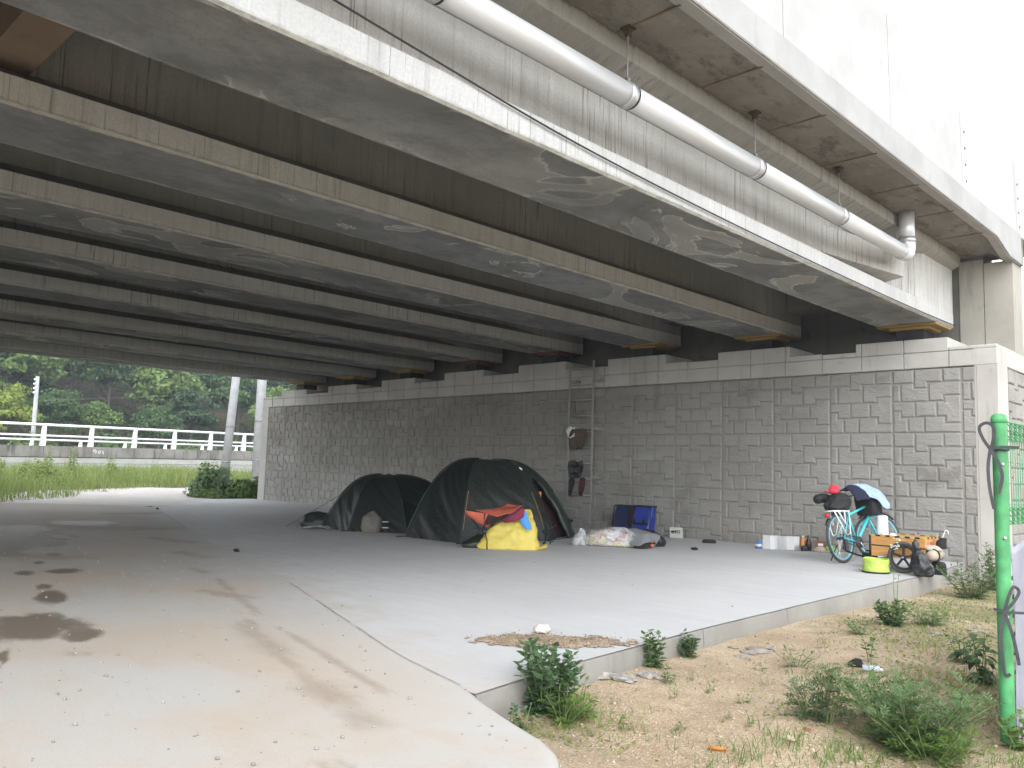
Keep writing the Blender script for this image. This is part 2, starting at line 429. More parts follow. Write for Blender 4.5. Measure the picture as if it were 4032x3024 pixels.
MT['gside'] = m_girder_side(); MT['crust'] = m_crust(); MT['gtop'] = m_girder_side('stained_top_flange', (.27, .262, .235), (.36, .352, .325)); MT['edge'] = m_parapet('stained_edge_beam', .84); MT['brownd'] = m_capcon('brown_diaphragm', (.15, .105, .068), (.22, .165, .115)); MT['gweb'] = m_girder_side('dark_web_concrete', (.245, .25, .238), (.31, .315, .302)); MT['gflange0'] = m_girder_side('outer_flange_concrete', (.42, .425, .415), (.49, .495, .487), .4); MT['gflange'] = m_girder_side('flange_concrete', (.50, .508, .48), (.60, .608, .58), .6); MT['gbot'] = m_girder_bottom(); MT['soffit'] = m_soffit(); MT['parapet'] = m_parapet()  # gweb: inner webs in darker concrete than the outer web
MT['stone'] = m_stone(); MT['cap'] = m_capcon('cap_concrete', (.38, .37, .345), (.47, .46, .435)); MT['core'] = m_capcon('joint_concrete', (.225, .22, .205), (.285, .278, .262))
MT['frame'] = m_capcon('frame_concrete', (.35, .335, .31), (.43, .415, .39)); MT['back'] = m_capcon('backwall_concrete', (.27, .258, .225), (.35, .335, .295)); MT['shadedback'] = m_capcon('shaded_backwall', (.105, .10, .088), (.16, .152, .135))  # last one: darker backwall copy, recess shade put into the colour
MT['slab'] = m_slab(); MT['road'] = m_road(); MT['dirt'] = m_dirt()
MT['kerb'] = m_capcon('kerb_concrete', (.235, .225, .205), (.30, .29, .265))
MT['yellow_steel'] = plain('yellow_bearing_paint', (.30, .19, .05), .6); MT['red_steel'] = plain('red_oxide_paint', (.13, .045, .04), .7)
MT['rubber'] = plain('black_rubber', (.02, .02, .02), .6); MT['black'] = plain('black_fabric', (.011, .011, .012), .75, bump=.4)
MT['galv'] = plain('galvanised_steel', (.50, .51, .52), .42, .7, .1, 12); MT['dsteel'] = plain('dull_steel', (.22, .22, .215), .5, .6, .15, 20)
MT['blackmetal'] = plain('black_painted_metal', (.02, .02, .022), .4)

# ------------------------------------------------------------------ ground
def joint_y(x):   # line where the pale slab meets the sandy road
    return interp(-x, [3.30, 3.36, 4.37, 7.45, 11.6, 20.7, 30], [3.2, 3.24, 3.50, 4.62, 5.85, 8.9, 12.0])
def gz(x, y):
    """terrain height beyond the bridge"""
    z = interp(-x, [-60, 0, 24, 27, 33, 35.5, 41.5, 46, 52, 58, 64, 110, 190], [-.6, -.5, -.35, -.02, .16, .28, .45, .5, .8, .5, 1.2, 15.0, 30.0])
    if x < -27: z += .07*n3((x*.5, y*.5, 0)) + (.6*n3((x*.08, y*.08, 3)) if x < -60 else 0)
    return z
def grid_sheet(name, xs, ys, zf, mat, keep=None, attr=None):
    nx, ny = len(xs), len(ys)
    V = np.zeros((nx*ny, 3)); idx = 0
    for x in xs:
        for y in ys:
            V[idx] = (x, y, zf(x, y)); idx += 1
    Q = []
    for i in range(nx-1):
        for j in range(ny-1):
            if keep is None or keep(.5*(xs[i]+xs[i+1]), .5*(ys[j]+ys[j+1])):
                a = i*ny+j; Q.append((a, a+ny, a+ny+1, a+1))
    at = {k: [f_(v[0], v[1]) for v in V] for k, f_ in attr.items()} if attr else None
    return fast_quads(name, V, Q, mat, None, True, at)
t = NT('woodland_floor'); p_ = t.pos(); nn = t.noise(p_, .5, 6, .65)
t.col(t.mix(t.mr(nn, .35, .65), (.045, .040, .020), (.10, .072, .045))).rough(.95).nrm(t.bump(t.noise(p_, 3, 5), .5, .2)); MT['forest'] = t.m
xs = sorted(set([round(-190+5*i, 2) for i in range(27)] + [round(-60+1.0*i, 2) for i in range(40)] + [-20, -10, 0, 20, 60, 150]))
ys = sorted(set([round(-80+10*i, 2) for i in range(9)] + [round(1.5*i, 2) for i in range(41)] + [70, 90, 130, 200]))
tag(grid_sheet('ground', xs, ys, gz, MT['forest']), kind='structure')

# the concrete slab under the bridge, with a real front kerb face
def slab_edge_x(y): return interp(y, [3.2, 4.07, 6.0, 11.7, 14.5], [-3.36, -3.50, -3.66, -3.92, -4.15]) + .010*n3((0, y*1.7, 4))
def build_slab():
    nyy = 90; V = []; F = []; sand = []
    ysl = np.concatenate([np.linspace(3.24, 5.6, 30), np.linspace(5.7, 14.46, nyy-30)])
    rows = []
    for y in ysl:
        xr = slab_edge_x(y); xl = -26.2
        # left limit is the joint line
        xl = max(-26.2, -interp(y, [3.24, 3.50, 4.62, 5.85, 8.9, 10.6], [3.40, 4.37, 7.45, 11.6, 20.7, 26.2]))
        m = 48; row = []
        for k in range(m+1):
            s_ = (k/m)**1.0
            x = lerp(xr, xl, s_); row.append(len(V)); V.append((x, y, .002*n3((x*.6, y*.6, 0))))
            d = (y - joint_y(x)); sand.append(max(0, 1 - d/1.6) * .5)
        rows.append(row)
    for a, b in zip(rows, rows[1:]):
        for k in range(len(a)-1): F.append((a[k], b[k], b[k+1], a[k+1]))
    o = fast_quads('concrete_slab', V, F, MT['slab'], None, True, {'sand': sand})
    tag(o, 'pale smooth concrete slab under the bridge', None, None, 'structure')
    # kerb: blocks between the casting joints
    cuts = [3.25, 6.02, 7.62, 10.4, 13.2, 14.44]
    for a, b in zip(cuts, cuts[1:]):
        V = []; F = []; m = max(8, int((b-a)/.09))
        for i in range(m+1):
            y = lerp(a + .006, b - .006, i/m); x = slab_edge_x(y)
            for (dx, z) in ((-.25, -.010), (-.016, -.0085), (-.002, -.018), (.006, -.12), (.008, -.26), (.008, -.5), (-.25, -.5)):
                e = .004*n3((dx*3, y*7, z*8)) + (.010*max(0, n3((1, y*2.3, 7))) if z > -.02 else 0)
                V.append((x + dx + (e if dx > -.1 else 0), y, z - (.006*max(0, n3((3, y*5, 1))) if dx > -.1 and z > -.02 else 0)))
        for i in range(m):
            for k in range(7): F.append((i*7+k, i*7+(k+1) % 7, (i+1)*7+(k+1) % 7, (i+1)*7+k))
        F += [tuple(range(7)), tuple(range(m*7, m*7+7))[::-1]]
        mesh_obj('kerb', V, F, MT['kerb'], o, False)
    return o
slab = build_slab()

# the sandy road
def m_px(px, py):   # where a spot of the road lies
    d = wray(px/.54861, py/.54861); k = -CAMZ/d.z; return (d.x*k, d.y*k)
def patch(px, py, wd, hg):
    c, a, b, u, v = m_px(px, py), m_px(px-wd/2, py), m_px(px+wd/2, py), m_px(px, py-hg/2), m_px(px, py+hg/2)
    return (c[0], c[1], math.dist(a, b)/2, math.dist(u, v)/2)
SMEAR = [(m_px(*a), m_px(*b), w_) for a, b, w_ in [((525, 1350), (612, 1415), .15), ((600, 1410), (690, 1490), .08), ((680, 1480), (800, 1565), .17), ((438, 1276), (540, 1292), .16), ((385, 1192), (445, 1206), .20), ((325, 1162), (410, 1172), .28), ((415, 1228), (445, 1238), .12), ((515, 1338), (545, 1342), .05), ((690, 1650), (745, 1658), .07), ((150, 1412), (185, 1416), .10), ((20, 1140), (340, 1142), .8), ((0, 1200), (150, 1206), .4), ((470, 1250), (560, 1330), .07), ((610, 1360), (840, 1500), .06), ((240, 1110), (400, 1108), .5)]]
STAIN = [patch(*q) for q in [(111, 1291, 70, 30), (94, 1267, 34, 11), (70, 1354, 215, 60), (178, 1373, 84, 28), (30, 1170, 120, 42), (115, 1175, 66, 12), (135, 1160, 70, 12), (83, 1216, 26, 7), (115, 1199, 40, 8), (52, 1239, 46, 10), (139, 1234, 76, 11), (5, 1423, 24, 36), (40, 1145, 160, 26), (180, 1130, 160, 12), (0, 1195, 90, 14)]]
def ell(x, y, lst, rot=None):
    v = 0.0
    for q in lst:
        dx, dy = x-q[0], y-q[1]; a = rad(q[4]) if len(q) > 4 else math.atan2(-q[0], q[1]) * 0 + math.atan2(q[0], -q[1])
        # without a given angle the long side lies across the line of sight
        if len(q) == 4: a = math.atan2(q[1], q[0]) + math.pi/2
        u = (dx*math.cos(a)+dy*math.sin(a))/q[2]; w_ = (-dx*math.sin(a)+dy*math.cos(a))/q[3]
        v = max(v, 1.25 - math.sqrt(u*u+w_*w_)*.75)
    return max(0, min(1, v))
def damp(x, y):
    v = 0.0
    for (a, b, w_) in SMEAR:
        ax, ay = b[0]-a[0], b[1]-a[1]; L2 = ax*ax+ay*ay; t_ = max(0, min(1, ((x-a[0])*ax+(y-a[1])*ay)/L2))
        v = max(v, 1.15 - .8*math.hypot(x-a[0]-t_*ax, y-a[1]-t_*ay)/w_)
    return max(0, min(1, v))
def road_right(y): return interp(y, [-14, -2, 1.2, 2.35, 2.9, 3.03, 3.2], [.4, -.4, -1.25, -1.95, -2.5, -2.88, -3.32])
def build_road():
    ysl = np.concatenate([np.arange(-14, -1, .5), np.arange(-1, 9.2, .07)])
    V = []; F = []; st = []; dm = []; pl = []; rows = []
    for y in ysl:
        xr = road_right(y) if y < 3.2 else -interp(y, [3.2, 3.24, 3.50, 4.62, 5.85, 8.9, 12.0], [3.34, 3.38, 4.38, 7.46, 11.62, 20.75, 30])
        xr += .02*n3((0, y*3, 9)); m = 170; row = []
        for k in range(m+1):
            s_ = (k/m); s_ = .35*s_ + .65*s_*s_
            x = lerp(xr, -27.5, s_); row.append(len(V)); V.append((x, y, .004 + .004*n3((x*.8, y*.8, 2)) - (.02*max(0, 1-abs(x-xr)/.06) if y < 3.2 else 0) + max(0, -27-x)*.02))
            st.append(ell(x, y, STAIN)); dm.append(damp(x, y)); pl.append(max(0, 1 - max(0, joint_y(x) - y)/.75) if y > 2 else 0)
        rows.append(row)
    for a, b in zip(rows, rows[1:]):
        for k in range(len(a)-1): F.append((a[k], b[k], b[k+1], a[k+1]))
    # ragged broken edge on the right: a skirt down into the dirt
    n0 = len(V); sk = [r[0] for r, y in zip(rows, ysl) if y < 3.25]
    for i in sk: V.append((V[i][0] + .02, V[i][1] + .01, -.4)); st.append(0); dm.append(0); pl.append(0)
    for k in range(len(sk)-1): F.append((sk[k], n0+k, n0+k+1, sk[k+1]))
    o = fast_quads('road', V, F, MT['road'], None, True, {'stain': st, 'damp': dm, 'pale': pl})
    tag(o, 'sandy concrete road with wet patches running under the bridge', None, None, 'structure')
build_road()

# the path that turns away beyond the bridge
def build_path():
    C_ = smooth_path([(-23.5, 7.2, 0), (-26.8, 9.6, 0), (-29.3, 13, 0), (-30.6, 17, 0), (-32, 23, 0), (-34, 32, 0)], 14)
    V = []; F = []; m = 14
    for i, c in enumerate(C_):
        d = (C_[min(i+1, len(C_)-1)] - C_[max(i-1, 0)]).normalized(); nn = Vector((d.y, -d.x, 0)); wd = lerp(2.9, 2.0, i/len(C_))
        for k in range(m+1):
            p = c + nn * lerp(-wd, wd, k/m); e = .12*n3((p.x, p.y, 5)) if k in (0, m) else 0
            V.append((p.x + nn.x*e, p.y + nn.y*e, max(gz(p.x, p.y) + .025, .0085)))
    for i in range(len(C_)-1):
        for k in range(m): F.append((i*(m+1)+k, i*(m+1)+k+1, (i+1)*(m+1)+k+1, (i+1)*(m+1)+k))
    tag(fast_quads('path', V, F, MT['slab'], None, True, {'sand': [.55]*len(V)}), 'pale concrete path curving away beyond the bridge', None, None, 'structure')
build_path()

# the bare sandy bank in front of the kerb
def dirt_z(x, y):
    rr = road_right(min(y, 3.2)); d_road = x - rr
    base = interp(y, [3.5, 4.6, 6, 7.6, 9, 11.7, 14], [-.19, -.15, -.155, -.15, -.18, -.24, -.25])
    if y < 4.2: base = lerp(base, -.012, max(0, min(1, (3.55 - y)/1.0))) if x > -3.0 else lerp(base, -.10, max(0, min(1, (3.5-y)/.5)))
    ek = x - slab_edge_x(max(3.2, min(14.4, y)))
    z = base + .030*n3((x*.9, y*.9, 1))*min(1, max(.2, ek)) + .014*n3((x*3, y*3, 2)) + .003*n3((x*7, y*7, 3))
    z += .05*max(0, 1 - abs(x+2.2)/.5)*max(0, 1-abs(y-4.4)/.9)
    if y < 3.3: z = min(z, -.004 - .002*0) if d_road > .0 else z
    if y > 14.2: z -= .02
    return z
def moss(x, y):
    v = 0
    for (cx, cy_, r) in ((-1.7, 5.0, .9), (-1.9, 6.4, 1.0), (-2.4, 8.3, 1.5), (-2.9, 10.5, 1.3), (-3.1, 3.6, .55), (-1.4, 4.3, .5), (-3.0, 12.5, 1.6)):
        v = max(v, 1 - math.hypot(x-cx, y-cy_)/r)
    return max(0, min(1, v*1.3))
def dirt_keep(x, y):
    if y < 3.3: return x > road_right(min(y, 3.2)) - .10
    if y < 14.45: return x > slab_edge_x(y) - .06
    return x > -3.7
dx_ = np.concatenate([np.arange(-4.3, .2, .045), np.arange(.2, 9, .6)]); dy_ = np.concatenate([np.arange(-6, 1.2, .3), np.arange(1.2, 9, .045), np.arange(9, 15, .08), np.arange(15, 60, 2.0)])
tag(grid_sheet('dirt_bank', list(dx_), list(dy_), dirt_z, MT['dirt'], dirt_keep, {'moss': moss}), 'sandy dirt bank with gravel in front of the slab', None, None, 'structure')
# ------------------------------------------------------------------ the bridge
NG = 8
GX = [-4.95 - 2.69*i for i in range(NG)]
GZ = [3.823, 3.885, 3.945, 3.985, 3.96, 3.91, 3.87, 3.84]
PZ = [z - .265 for z in GZ]
GH = 1.25
Y0, Y1 = -15.0, 15.2
bridge = thing('highway_bridge', 'grey concrete beam bridge overhead with eight long girders', 'bridge', (GX[0], Y1, 0))
def wchild(o, parent): o.parent = parent; o.matrix_parent_inverse = Matrix.Translation(-parent.location); return o
def girder(i):
    xc, z0 = GX[i], GZ[i]
    c = .022
    #        x, z, edge
    def prof(y):
        tb = max(0.0, min(1.0, (y - 12.9)/.9)); w_ = lerp(.20, .485, tb)        # the web thickens into an end block
        zb = lerp(.40, .245, tb); zu = lerp(.90, 1.0, tb)
        return [(-.49, c, 1), (-.49+c, 0, 1), (-.30, 0, 0), (.30, 0, 0), (.49-c, 0, 1), (.49, c, 1), (.49, .085, 0), (.49, .235, 0), (w_, zb, 0), (w_, zu, .0), (.62, 1.07, .0), (.62, 1.15, 0), (.62, GH, 1), (-.62, GH, 1), (-.62, 1.15, 0), (-.62, 1.07, 0), (-w_, zu, 0), (-w_, zb, 0), (-.49, .235, 0), (-.49, .085, 0)]
    ysl = sorted(list(np.arange(Y0, Y1 - .05, .2)) + [12.9, 13.8, Y1])
    n = 20; V = []; F = []; fm = []; ed = []
    MI = {0: 4, 1: 1, 2: 1, 3: 1, 4: 4, 5: 2, 6: 2, 18: 2, 19: 2}
    for y in ysl:
        for (px, pz, e) in prof(y):
            k = .006 if pz < .05 else .003
            V.append((xc + px + k*n3((px*4+i*7, y*2.9, pz*4)), y, z0 + pz + k*n3((px*4-i*5, y*3.3, pz*4+8)))); ed.append(e)
    for a in range(len(ysl)-1):
        for k in range(n):
            F.append((a*n+k, a*n+(k+1) % n, (a+1)*n+(k+1) % n, (a+1)*n+k))
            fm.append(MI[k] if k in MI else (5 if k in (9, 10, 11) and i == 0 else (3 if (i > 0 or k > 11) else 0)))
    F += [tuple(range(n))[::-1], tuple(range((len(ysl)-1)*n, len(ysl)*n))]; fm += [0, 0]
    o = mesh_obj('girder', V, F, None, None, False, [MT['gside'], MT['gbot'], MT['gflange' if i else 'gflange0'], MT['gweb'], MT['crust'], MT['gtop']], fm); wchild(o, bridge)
    at = o.data.attributes.new('edge', 'FLOAT', 'POINT'); at.data.foreach_set('value', ed)
for i in range(NG): girder(i)
# deck slab: soffit follows the girders' tops
xt = [-3.55] + GX + [-25.15]; zt = [GZ[0]+GH] + [z+GH for z in GZ] + [GZ[-1]+GH]
def deck():
    V = []; F = []; ysl = list(np.arange(Y0, 14.3, .8)) + [14.35, 15.1, 15.9]
    cols = []
    for a, b, za, zb in zip(xt, xt[1:], zt, zt[1:]):
        for k in range(4): cols.append((lerp(a, b, k/4), lerp(za, zb, k/4)))
    cols.append((xt[-1], zt[-1]))
    # drip lip close to the outer edge
    cols = [(-3.552, zt[0]), (-3.64, zt[0]), (-3.66, zt[0]+.02)] + [c for c in cols if c[0] < -3.7]
    for y in ysl:
        for j, (x, z) in enumerate(cols):
            drop = 0
            if x > -3.9: drop = -.17*max(0, min(1, (y - 14.35)/.75))
            V.append((x, y, z - .004 + drop))
    n = len(cols)
    for i in range(len(ysl)-1):
        for k in range(n-1): F.append((i*n+k, i*n+k+1, (i+1)*n+k+1, (i+1)*n+k))
    o = len(V)
    for y in ysl:
        for (x, z) in cols: V.append((x, y, z + .30))
    for i in range(len(ysl)-1):
        for k in range(n-1): F.append((o+i*n+k+1, o+i*n+k, o+(i+1)*n+k, o+(i+1)*n+k+1))
    for i in range(len(ysl)-1):
        F.append((i*n, (i+1)*n, o+(i+1)*n, o+i*n)); F.append((i*n+n-1, o+i*n+n-1, o+(i+1)*n+n-1, (i+1)*n+n-1))
    for k in range(n-1): F.append((k, o+k, o+k+1, k+1)); e = (len(ysl)-1)*n; F.append((e+k, e+k+1, o+e+k+1, o+e+k))
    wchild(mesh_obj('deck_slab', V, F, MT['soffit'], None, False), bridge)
deck()
# formwork joints on the cantilever soffit: shallow ribs
for y in np.arange(-12.6, 14, 1.4):
    b = MB().box(-4.32, -3.66, y-.010, y+.010, zt[0]-.012, zt[0]-.0045); wchild(b.build('formwork_joint', MT['brownd']), bridge)
# edge beam and parapet panels between their joints
yj = [-14.98, -12.1, -9.3, -6.5, -3.7, -.9, 1.9, 4.6, 7.305, 10.094, 12.865, 15.78, 18.6, 21.4]
for a, b in zip(yj, yj[1:]):
    if a < 15.7:
        m = MB(); z0 = zt[0]; pts = []
        dz = lambda y: -.17*max(0, min(1, (y-14.35)/.75))
        seg = [a+.001, b-.001] if b < 14.3 else [a+.001, 14.35, 15.1, b-.001]
        for u, v_ in zip(seg, seg[1:]):
            P = [(-3.70, u, z0+.0+dz(u)), (-3.57, u, z0-.012+dz(u)), (-3.548, u, z0+.012+dz(u)), (-3.548, u, z0+.338), (-3.62, u, z0+.36), (-3.70, u, z0+.36)]
            Q = [(x, v_, z - dz(u)*(z < z0+.1) + dz(v_)*(z < z0+.1)) for x, _, z in P]
            m.add(P + Q, [tuple(range(6))[::-1], tuple(range(6, 12))] + [(k, (k+1) % 6, 6+(k+1) % 6, 6+k) for k in range(6)])
        wchild(m.build('edge_beam', MT['edge']), bridge)
    h = 1.50
    m = MB().prism([(-3.90, a+.008, zt[0]+.362), (-3.60, a+.008, zt[0]+.362), (-3.635, a+.008, zt[0]+.362+h), (-3.64, a+.008, zt[0]+.375+h), (-3.86, a+.008, zt[0]+.375+h)], (0, b-a-.016, 0))
    pp = wchild(m.build('parapet_panel', MT['parapet']), bridge)
    for zz in (5.6, 5.85, 6.1, 6.35):
        if b > 15: 
            q = MB().lathe([(.0, .012), (.018, .012), (.018, -.01)], (0, 0, 0), 8, 'x'); q.xf(Matrix.Translation((-3.60-.035*(zz-5.43)/1.5, a+.16, zz)))
            wchild(q.build('bolt', MT['dsteel']), bridge)
# diaphragms between the girders
for yd in (-6.8, 1.53, 10.0):
    for i in range(NG-1):
        if yd > 5: continue
        zb = .5*(GZ[i]+GZ[i+1]) + .40
        wchild(MB().box(GX[i+1]+.19, GX[i]-.19, yd, yd+.34, zb, .5*(zt[i+1]+zt[i+2])-.01).build('diaphragm', MT['brownd']), bridge)
for i in range(NG-1):
    wchild(MB().box(GX[i+1]+.19, GX[i]-.19, 14.55, 15.1, .5*(GZ[i]+GZ[i+1]) + .45, .5*(zt[i+1]+zt[i+2])-.01).build('diaphragm', MT['shadedback']), bridge)  # end diaphragms share the concrete coloured dark for the recess shade
# anchor block cast on the outer girder's web, with its stub pipe
m = MB(); zb = GZ[0]
P0 = [(-4.76, 10.7, zb+.42), (-4.76, 10.7, zb+.80), (-4.74, 10.7, zb+.80), (-4.74, 10.7, zb+.42)]
P1 = [(-4.76, 12.75, zb+.36), (-4.76, 12.75, zb+.80), (-4.36, 12.75, zb+.80), (-4.40, 12.75, zb+.42)]
m.add(P0 + P1, [(0,1,2,3), (7,6,5,4), (0,4,5,1), (1,5,6,2), (2,6,7,3), (3,7,4,0)])
ab = wchild(m.build('anchor_block', MT['gside']), bridge)
pv = MB()
pv.tube([(-4.56, 12.74, zb+.55), (-4.56, 12.83, zb+.55)], .075, 14); pv.tube([(-4.56, 12.83, zb+.55), (-4.56, 12.88, zb+.55)], .062, 14)
q = pv.build('stub_pipe', plain('grey_pvc', (.55, .55, .53), .5), None, True); wchild(q, bridge)
# bearings: pad, sole plates
for i in range(NG):
    ye = 14.78
    b = MB().box(GX[i]-.22, GX[i]+.22, ye-.22, ye+.26, PZ[i]+.001, GZ[i]-.075)
    br = wchild(b.build('bearing', MT['rubber']), bridge)
    col = MT['red_steel'] if i in (3, 4) else MT['yellow_steel']
    mtx = []
    p1 = MB().box(GX[i]-.47, GX[i]+.47, ye-.40, ye+.36, GZ[i]-.034, GZ[i]-.002).build('sole_plate', col, br); p1.matrix_parent_inverse = br.matrix_parent_inverse.copy(); p1.matrix_parent_inverse = Matrix.Identity(4)
    p2 = MB().box(GX[i]-.30, GX[i]+.33, ye-.30, ye+.30, GZ[i]-.074, GZ[i]-.036).build('bearing_plate', col, br); p2.matrix_parent_inverse = Matrix.Identity(4)

# ------------------------------------------------------------------ the abutment
YW = 14.4
abut = thing('abutment_wall', 'grey bridge abutment wall of formed stone pattern behind the tents', 'wall', (-14.7, YW, 0))
def ab(o): return wchild(o, abut)
XR, XL = -3.60, -25.78
ab(MB().box(XL+.03, XR-.03, YW+.020, 16.4, -.6, 3.07).build('wall_core', MT['core']))
# smooth frames at both ends
ab(MB().box(-3.915, XR, YW-.012, YW+.5, -.6, 3.076, .012).build('end_frame', MT['frame']))
ab(MB().box(XL, -25.36, YW-.012, YW+.5, -.6, 3.076, .012).build('end_frame', MT['frame']))
# cap courses
jx = [-3.605 - .0] + [-4.303 - .6955*k for k in range(31)]
jx = [x for x in jx if x > XL + .3] + [XL]
lowz = [z - .165 for z in PZ]
def capz(x):
    for i in range(NG):
        if abs(x - (GX[i]-.10)) < .74: return PZ[i]
    return interp(-x, [-g for g in GX], lowz)
for a, b in zip(jx, jx[1:]):
    ab(MB().box(b+.005, a-.005, YW+(-.012 if a > -3.7 or b < -25.5 else .0), 15.6, 3.079, 3.328, .006).build('cap_block', MT['cap']))
cuts = sorted(set([round(x, 3) for x in jx] + [round(GX[i]-.10+s_*.74, 3) for i in range(NG) for s_ in (-1, 1)]), reverse=True)
for a, b in zip(cuts, cuts[1:]):
    if a - b < .03: continue
    isj_a, isj_b = any(abs(a-x) < .002 for x in jx), any(abs(b-x) < .002 for x in jx)
    zc = capz(.5*(a+b))
    ab(MB().box(b+(.005 if isj_b else .0005), a-(.005 if isj_a else .0005), YW+(-.012 if a > -3.7 or b < -25.5 else 0), 15.6, 3.338, zc, .010).build('cap_block', MT['cap']))
ab(MB().box(XL+.02, XR-.02, YW+.02, 15.58, 3.06, 3.37).build('cap_core', MT['core']))
# backwall behind the girder ends
ab(MB().box(-24.9, -4.05, 15.45, 16.0, 3.2, 5.6).build('backwall', MT['shadedback']))
ab(MB().box(-4.05+.012, XR-.002, 15.43, 16.0, 3.2, 4.93, .006).build('backwall', MT['back']))
ab(MB().box(-4.42, -4.045, 15.435, 15.47, 3.3, 5.0).build('backwall_board', MT['back']))
# return wall on the right, seen past the fence post
ab(MB().box(-3.95, -3.628, 14.9, 40, -.6, 3.06).build('return_wall_core', MT['core']))
ab(MB().box(-3.95, XR+.002, 14.905, 40, 3.08, 3.38, .01).build('return_cap', MT['cap']))
ab(MB().box(-3.95, XR+.004, 14.395, 14.90, -.6, 3.37, .012).build('corner_pillar', MT['frame']))
# stones: the formliner's repeating panel of twelve shapes
PAT = [
 [(0,0),(.31,0),(.31,.208),(0,.208)],
 [(.325,0),(.725,0),(.725,.20),(.505,.20),(.505,.282),(.325,.282)],
 [(.742,0),(.985,0),(.985,.20),(.742,.20)],
 [(0,.224),(.105,.224),(.105,.495),(0,.495)],
 [(.122,.224),(.31,.224),(.31,.297),(.52,.297),(.52,.495),(.122,.495)],
 [(.536,.216),(.985,.216),(.985,.412),(.742,.412),(.742,.495),(.536,.495)],
 [(0,.512),(.32,.512),(.32,.742),(.122,.742),(.122,.645),(0,.645)],
 [(.336,.512),(.635,.512),(.635,.735),(.40,.735),(.36,.745),(.336,.745)],
 [(.652,.512),(.758,.512),(.758,.428),(.985,.428),(.985,.838),(.772,.838),(.772,.735),(.652,.735)],
 [(0,.662),(.105,.662),(.105,.758),(.212,.758),(.212,.985),(0,.985)],
 [(.228,.758),(.452,.758),(.452,.985),(.228,.985)],
 [(.468,.750),(.756,.750),(.756,.854),(.985,.854),(.985,.985),(.468,.985)]]
def clip_u(poly, um):
    out_ = []
    for i in range(len(poly)):
        a, b = poly[i], poly[(i+1) % len(poly)]
        ia, ib = a[0] <= um, b[0] <= um
        if ia: out_.append(a)
        if ia != ib: t_ = (um-a[0])/(b[0]-a[0]); out_.append((um, a[1]+(b[1]-a[1])*t_))
    return out_
def inset(poly, d):
    n = len(poly); out_ = []
    for i in range(n):
        p0, p1, p2 = Vector(poly[i-1]), Vector(poly[i]), Vector(poly[(i+1) % n])
        e1, e2 = (p1-p0).normalized(), (p2-p1).normalized()
        n1, n2 = Vector((-e1.y, e1.x)), Vector((-e2.y, e2.x))     # left normals
        s_ = n1 + n2; k = 1 + n1.dot(n2)
        out_.append(p1 + s_ * (d / max(.3, k)))
    return out_
PWD, PHT = 1.048, 1.042
def stone_mesh(poly, seed, mirror=False):
    P = [(u*PWD, -v*PHT) for u, v in poly]
    area = sum(P[i][0]*P[(i+1) % len(P)][1]-P[(i+1) % len(P)][0]*P[i][1] for i in range(len(P)))
    if area < 0: P = P[::-1]
    P = [p for i, p in enumerate(P) if math.hypot(p[0]-P[i-1][0], p[1]-P[i-1][1]) > .004]
    A = P; B = inset(P, .007); C_ = inset(P, .020); n = len(P); r_ = random.Random(seed)
    V = [(x, .024, z) for x, z in A] + [(x, .006+r_.uniform(-.003, .003), z) for x, z in B] + [(x, r_.uniform(-.007, .002), z) for x, z in C_]
    F = []
    for k in range(n):
        j = (k+1) % n
        F += [(k, j, n+j, n+k), (n+k, n+j, 2*n+j, 2*n+k)]
    F.append(tuple(range(2*n, 3*n)))
    me = bpy.data.meshes.new('stone'); me.from_pydata(V, [], F); me.materials.append(MT['stone']); me.update(); return me
SM = [stone_mesh(p, k) for k, p in enumerate(PAT)]
# the cut panel at the right end
CUT = [stone_mesh(clip_u(p, .175), 40+k) for k, p in enumerate(PAT) if min(q[0] for q in p) < .16]
places = []
rows_z = [3.055, 2.012, .968]
for r_i, zt_ in enumerate(rows_z):
    for me in CUT: places.append((-4.125+.008, zt_, me))
    for c_i in range(20):
        xl = -5.187 - 1.0605*c_i
        if xl < -25.40: continue
        for me in SM: places.append((xl + .008, zt_, me))
places.sort(key=lambda q: -q[0])
for x, z, me in places[:300]:
    o = share('stone', me, None, (x, YW, z)); o.parent = abut; o.matrix_parent_inverse = Matrix.Translation(-abut.location)
V = []; F = []
for x, z, me in places[300:]:
    b = len(V); V += [(v.co.x + x, v.co.y + YW, v.co.z + z) for v in me.vertices]; F += [tuple(b+i for i in p.vertices) for p in me.polygons]
o = ab(mesh_obj('stone_field', V, F, MT['stone'])); o['kind'] = 'stuff'
# return wall stones (facing +X)
V = []; F = []
for r_i, zt_ in enumerate(rows_z):
    for c_i in range(14):
        for me in SM:
            b = len(V); V += [(-3.60 - v.co.y, 14.99 + c_i*1.0605 + v.co.x, v.co.z + zt_) for v in me.vertices]; F += [tuple(b+i for i in p.vertices) for p in me.polygons]
o = ab(mesh_obj('return_stone_field', V, F, MT['stone'])); o['kind'] = 'stuff'

# ------------------------------------------------------------------ drain pipe under the deck edge
pipe = thing('drain_pipe', 'silver steel drain pipe hung under the bridge edge', 'pipe', (-4.2, 5.6, 4.456))
def pw(o): return wchild(o, pipe)
t = NT('bright_steel_pipe'); p_ = t.obj(); t.col(t.mix(t.mr(t.noise(t.map(p_, (3, .4, 3)), 2, 4), .3, .7), (.56, .57, .58), (.62, .63, .64))).rough(t.mr(t.noise(p_, 5, 4), .3, .7, .34, .46))
t.b.inputs['Metallic'].default_value = .3; MT['pipe'] = t.m
PX, PZc, PR = -4.2, 4.456, .102
cl = [-1.2, 1.1, 3.42, 5.61, 7.86, 9.98]
segs = [-3.5] + cl + [12.1]
for a, b in zip(segs, segs[1:]):
    pw(MB().tube([(PX, a+.012, PZc), (PX, b-.012, PZc)], PR, 28).build('pipe_section', MT['pipe'], None, True))
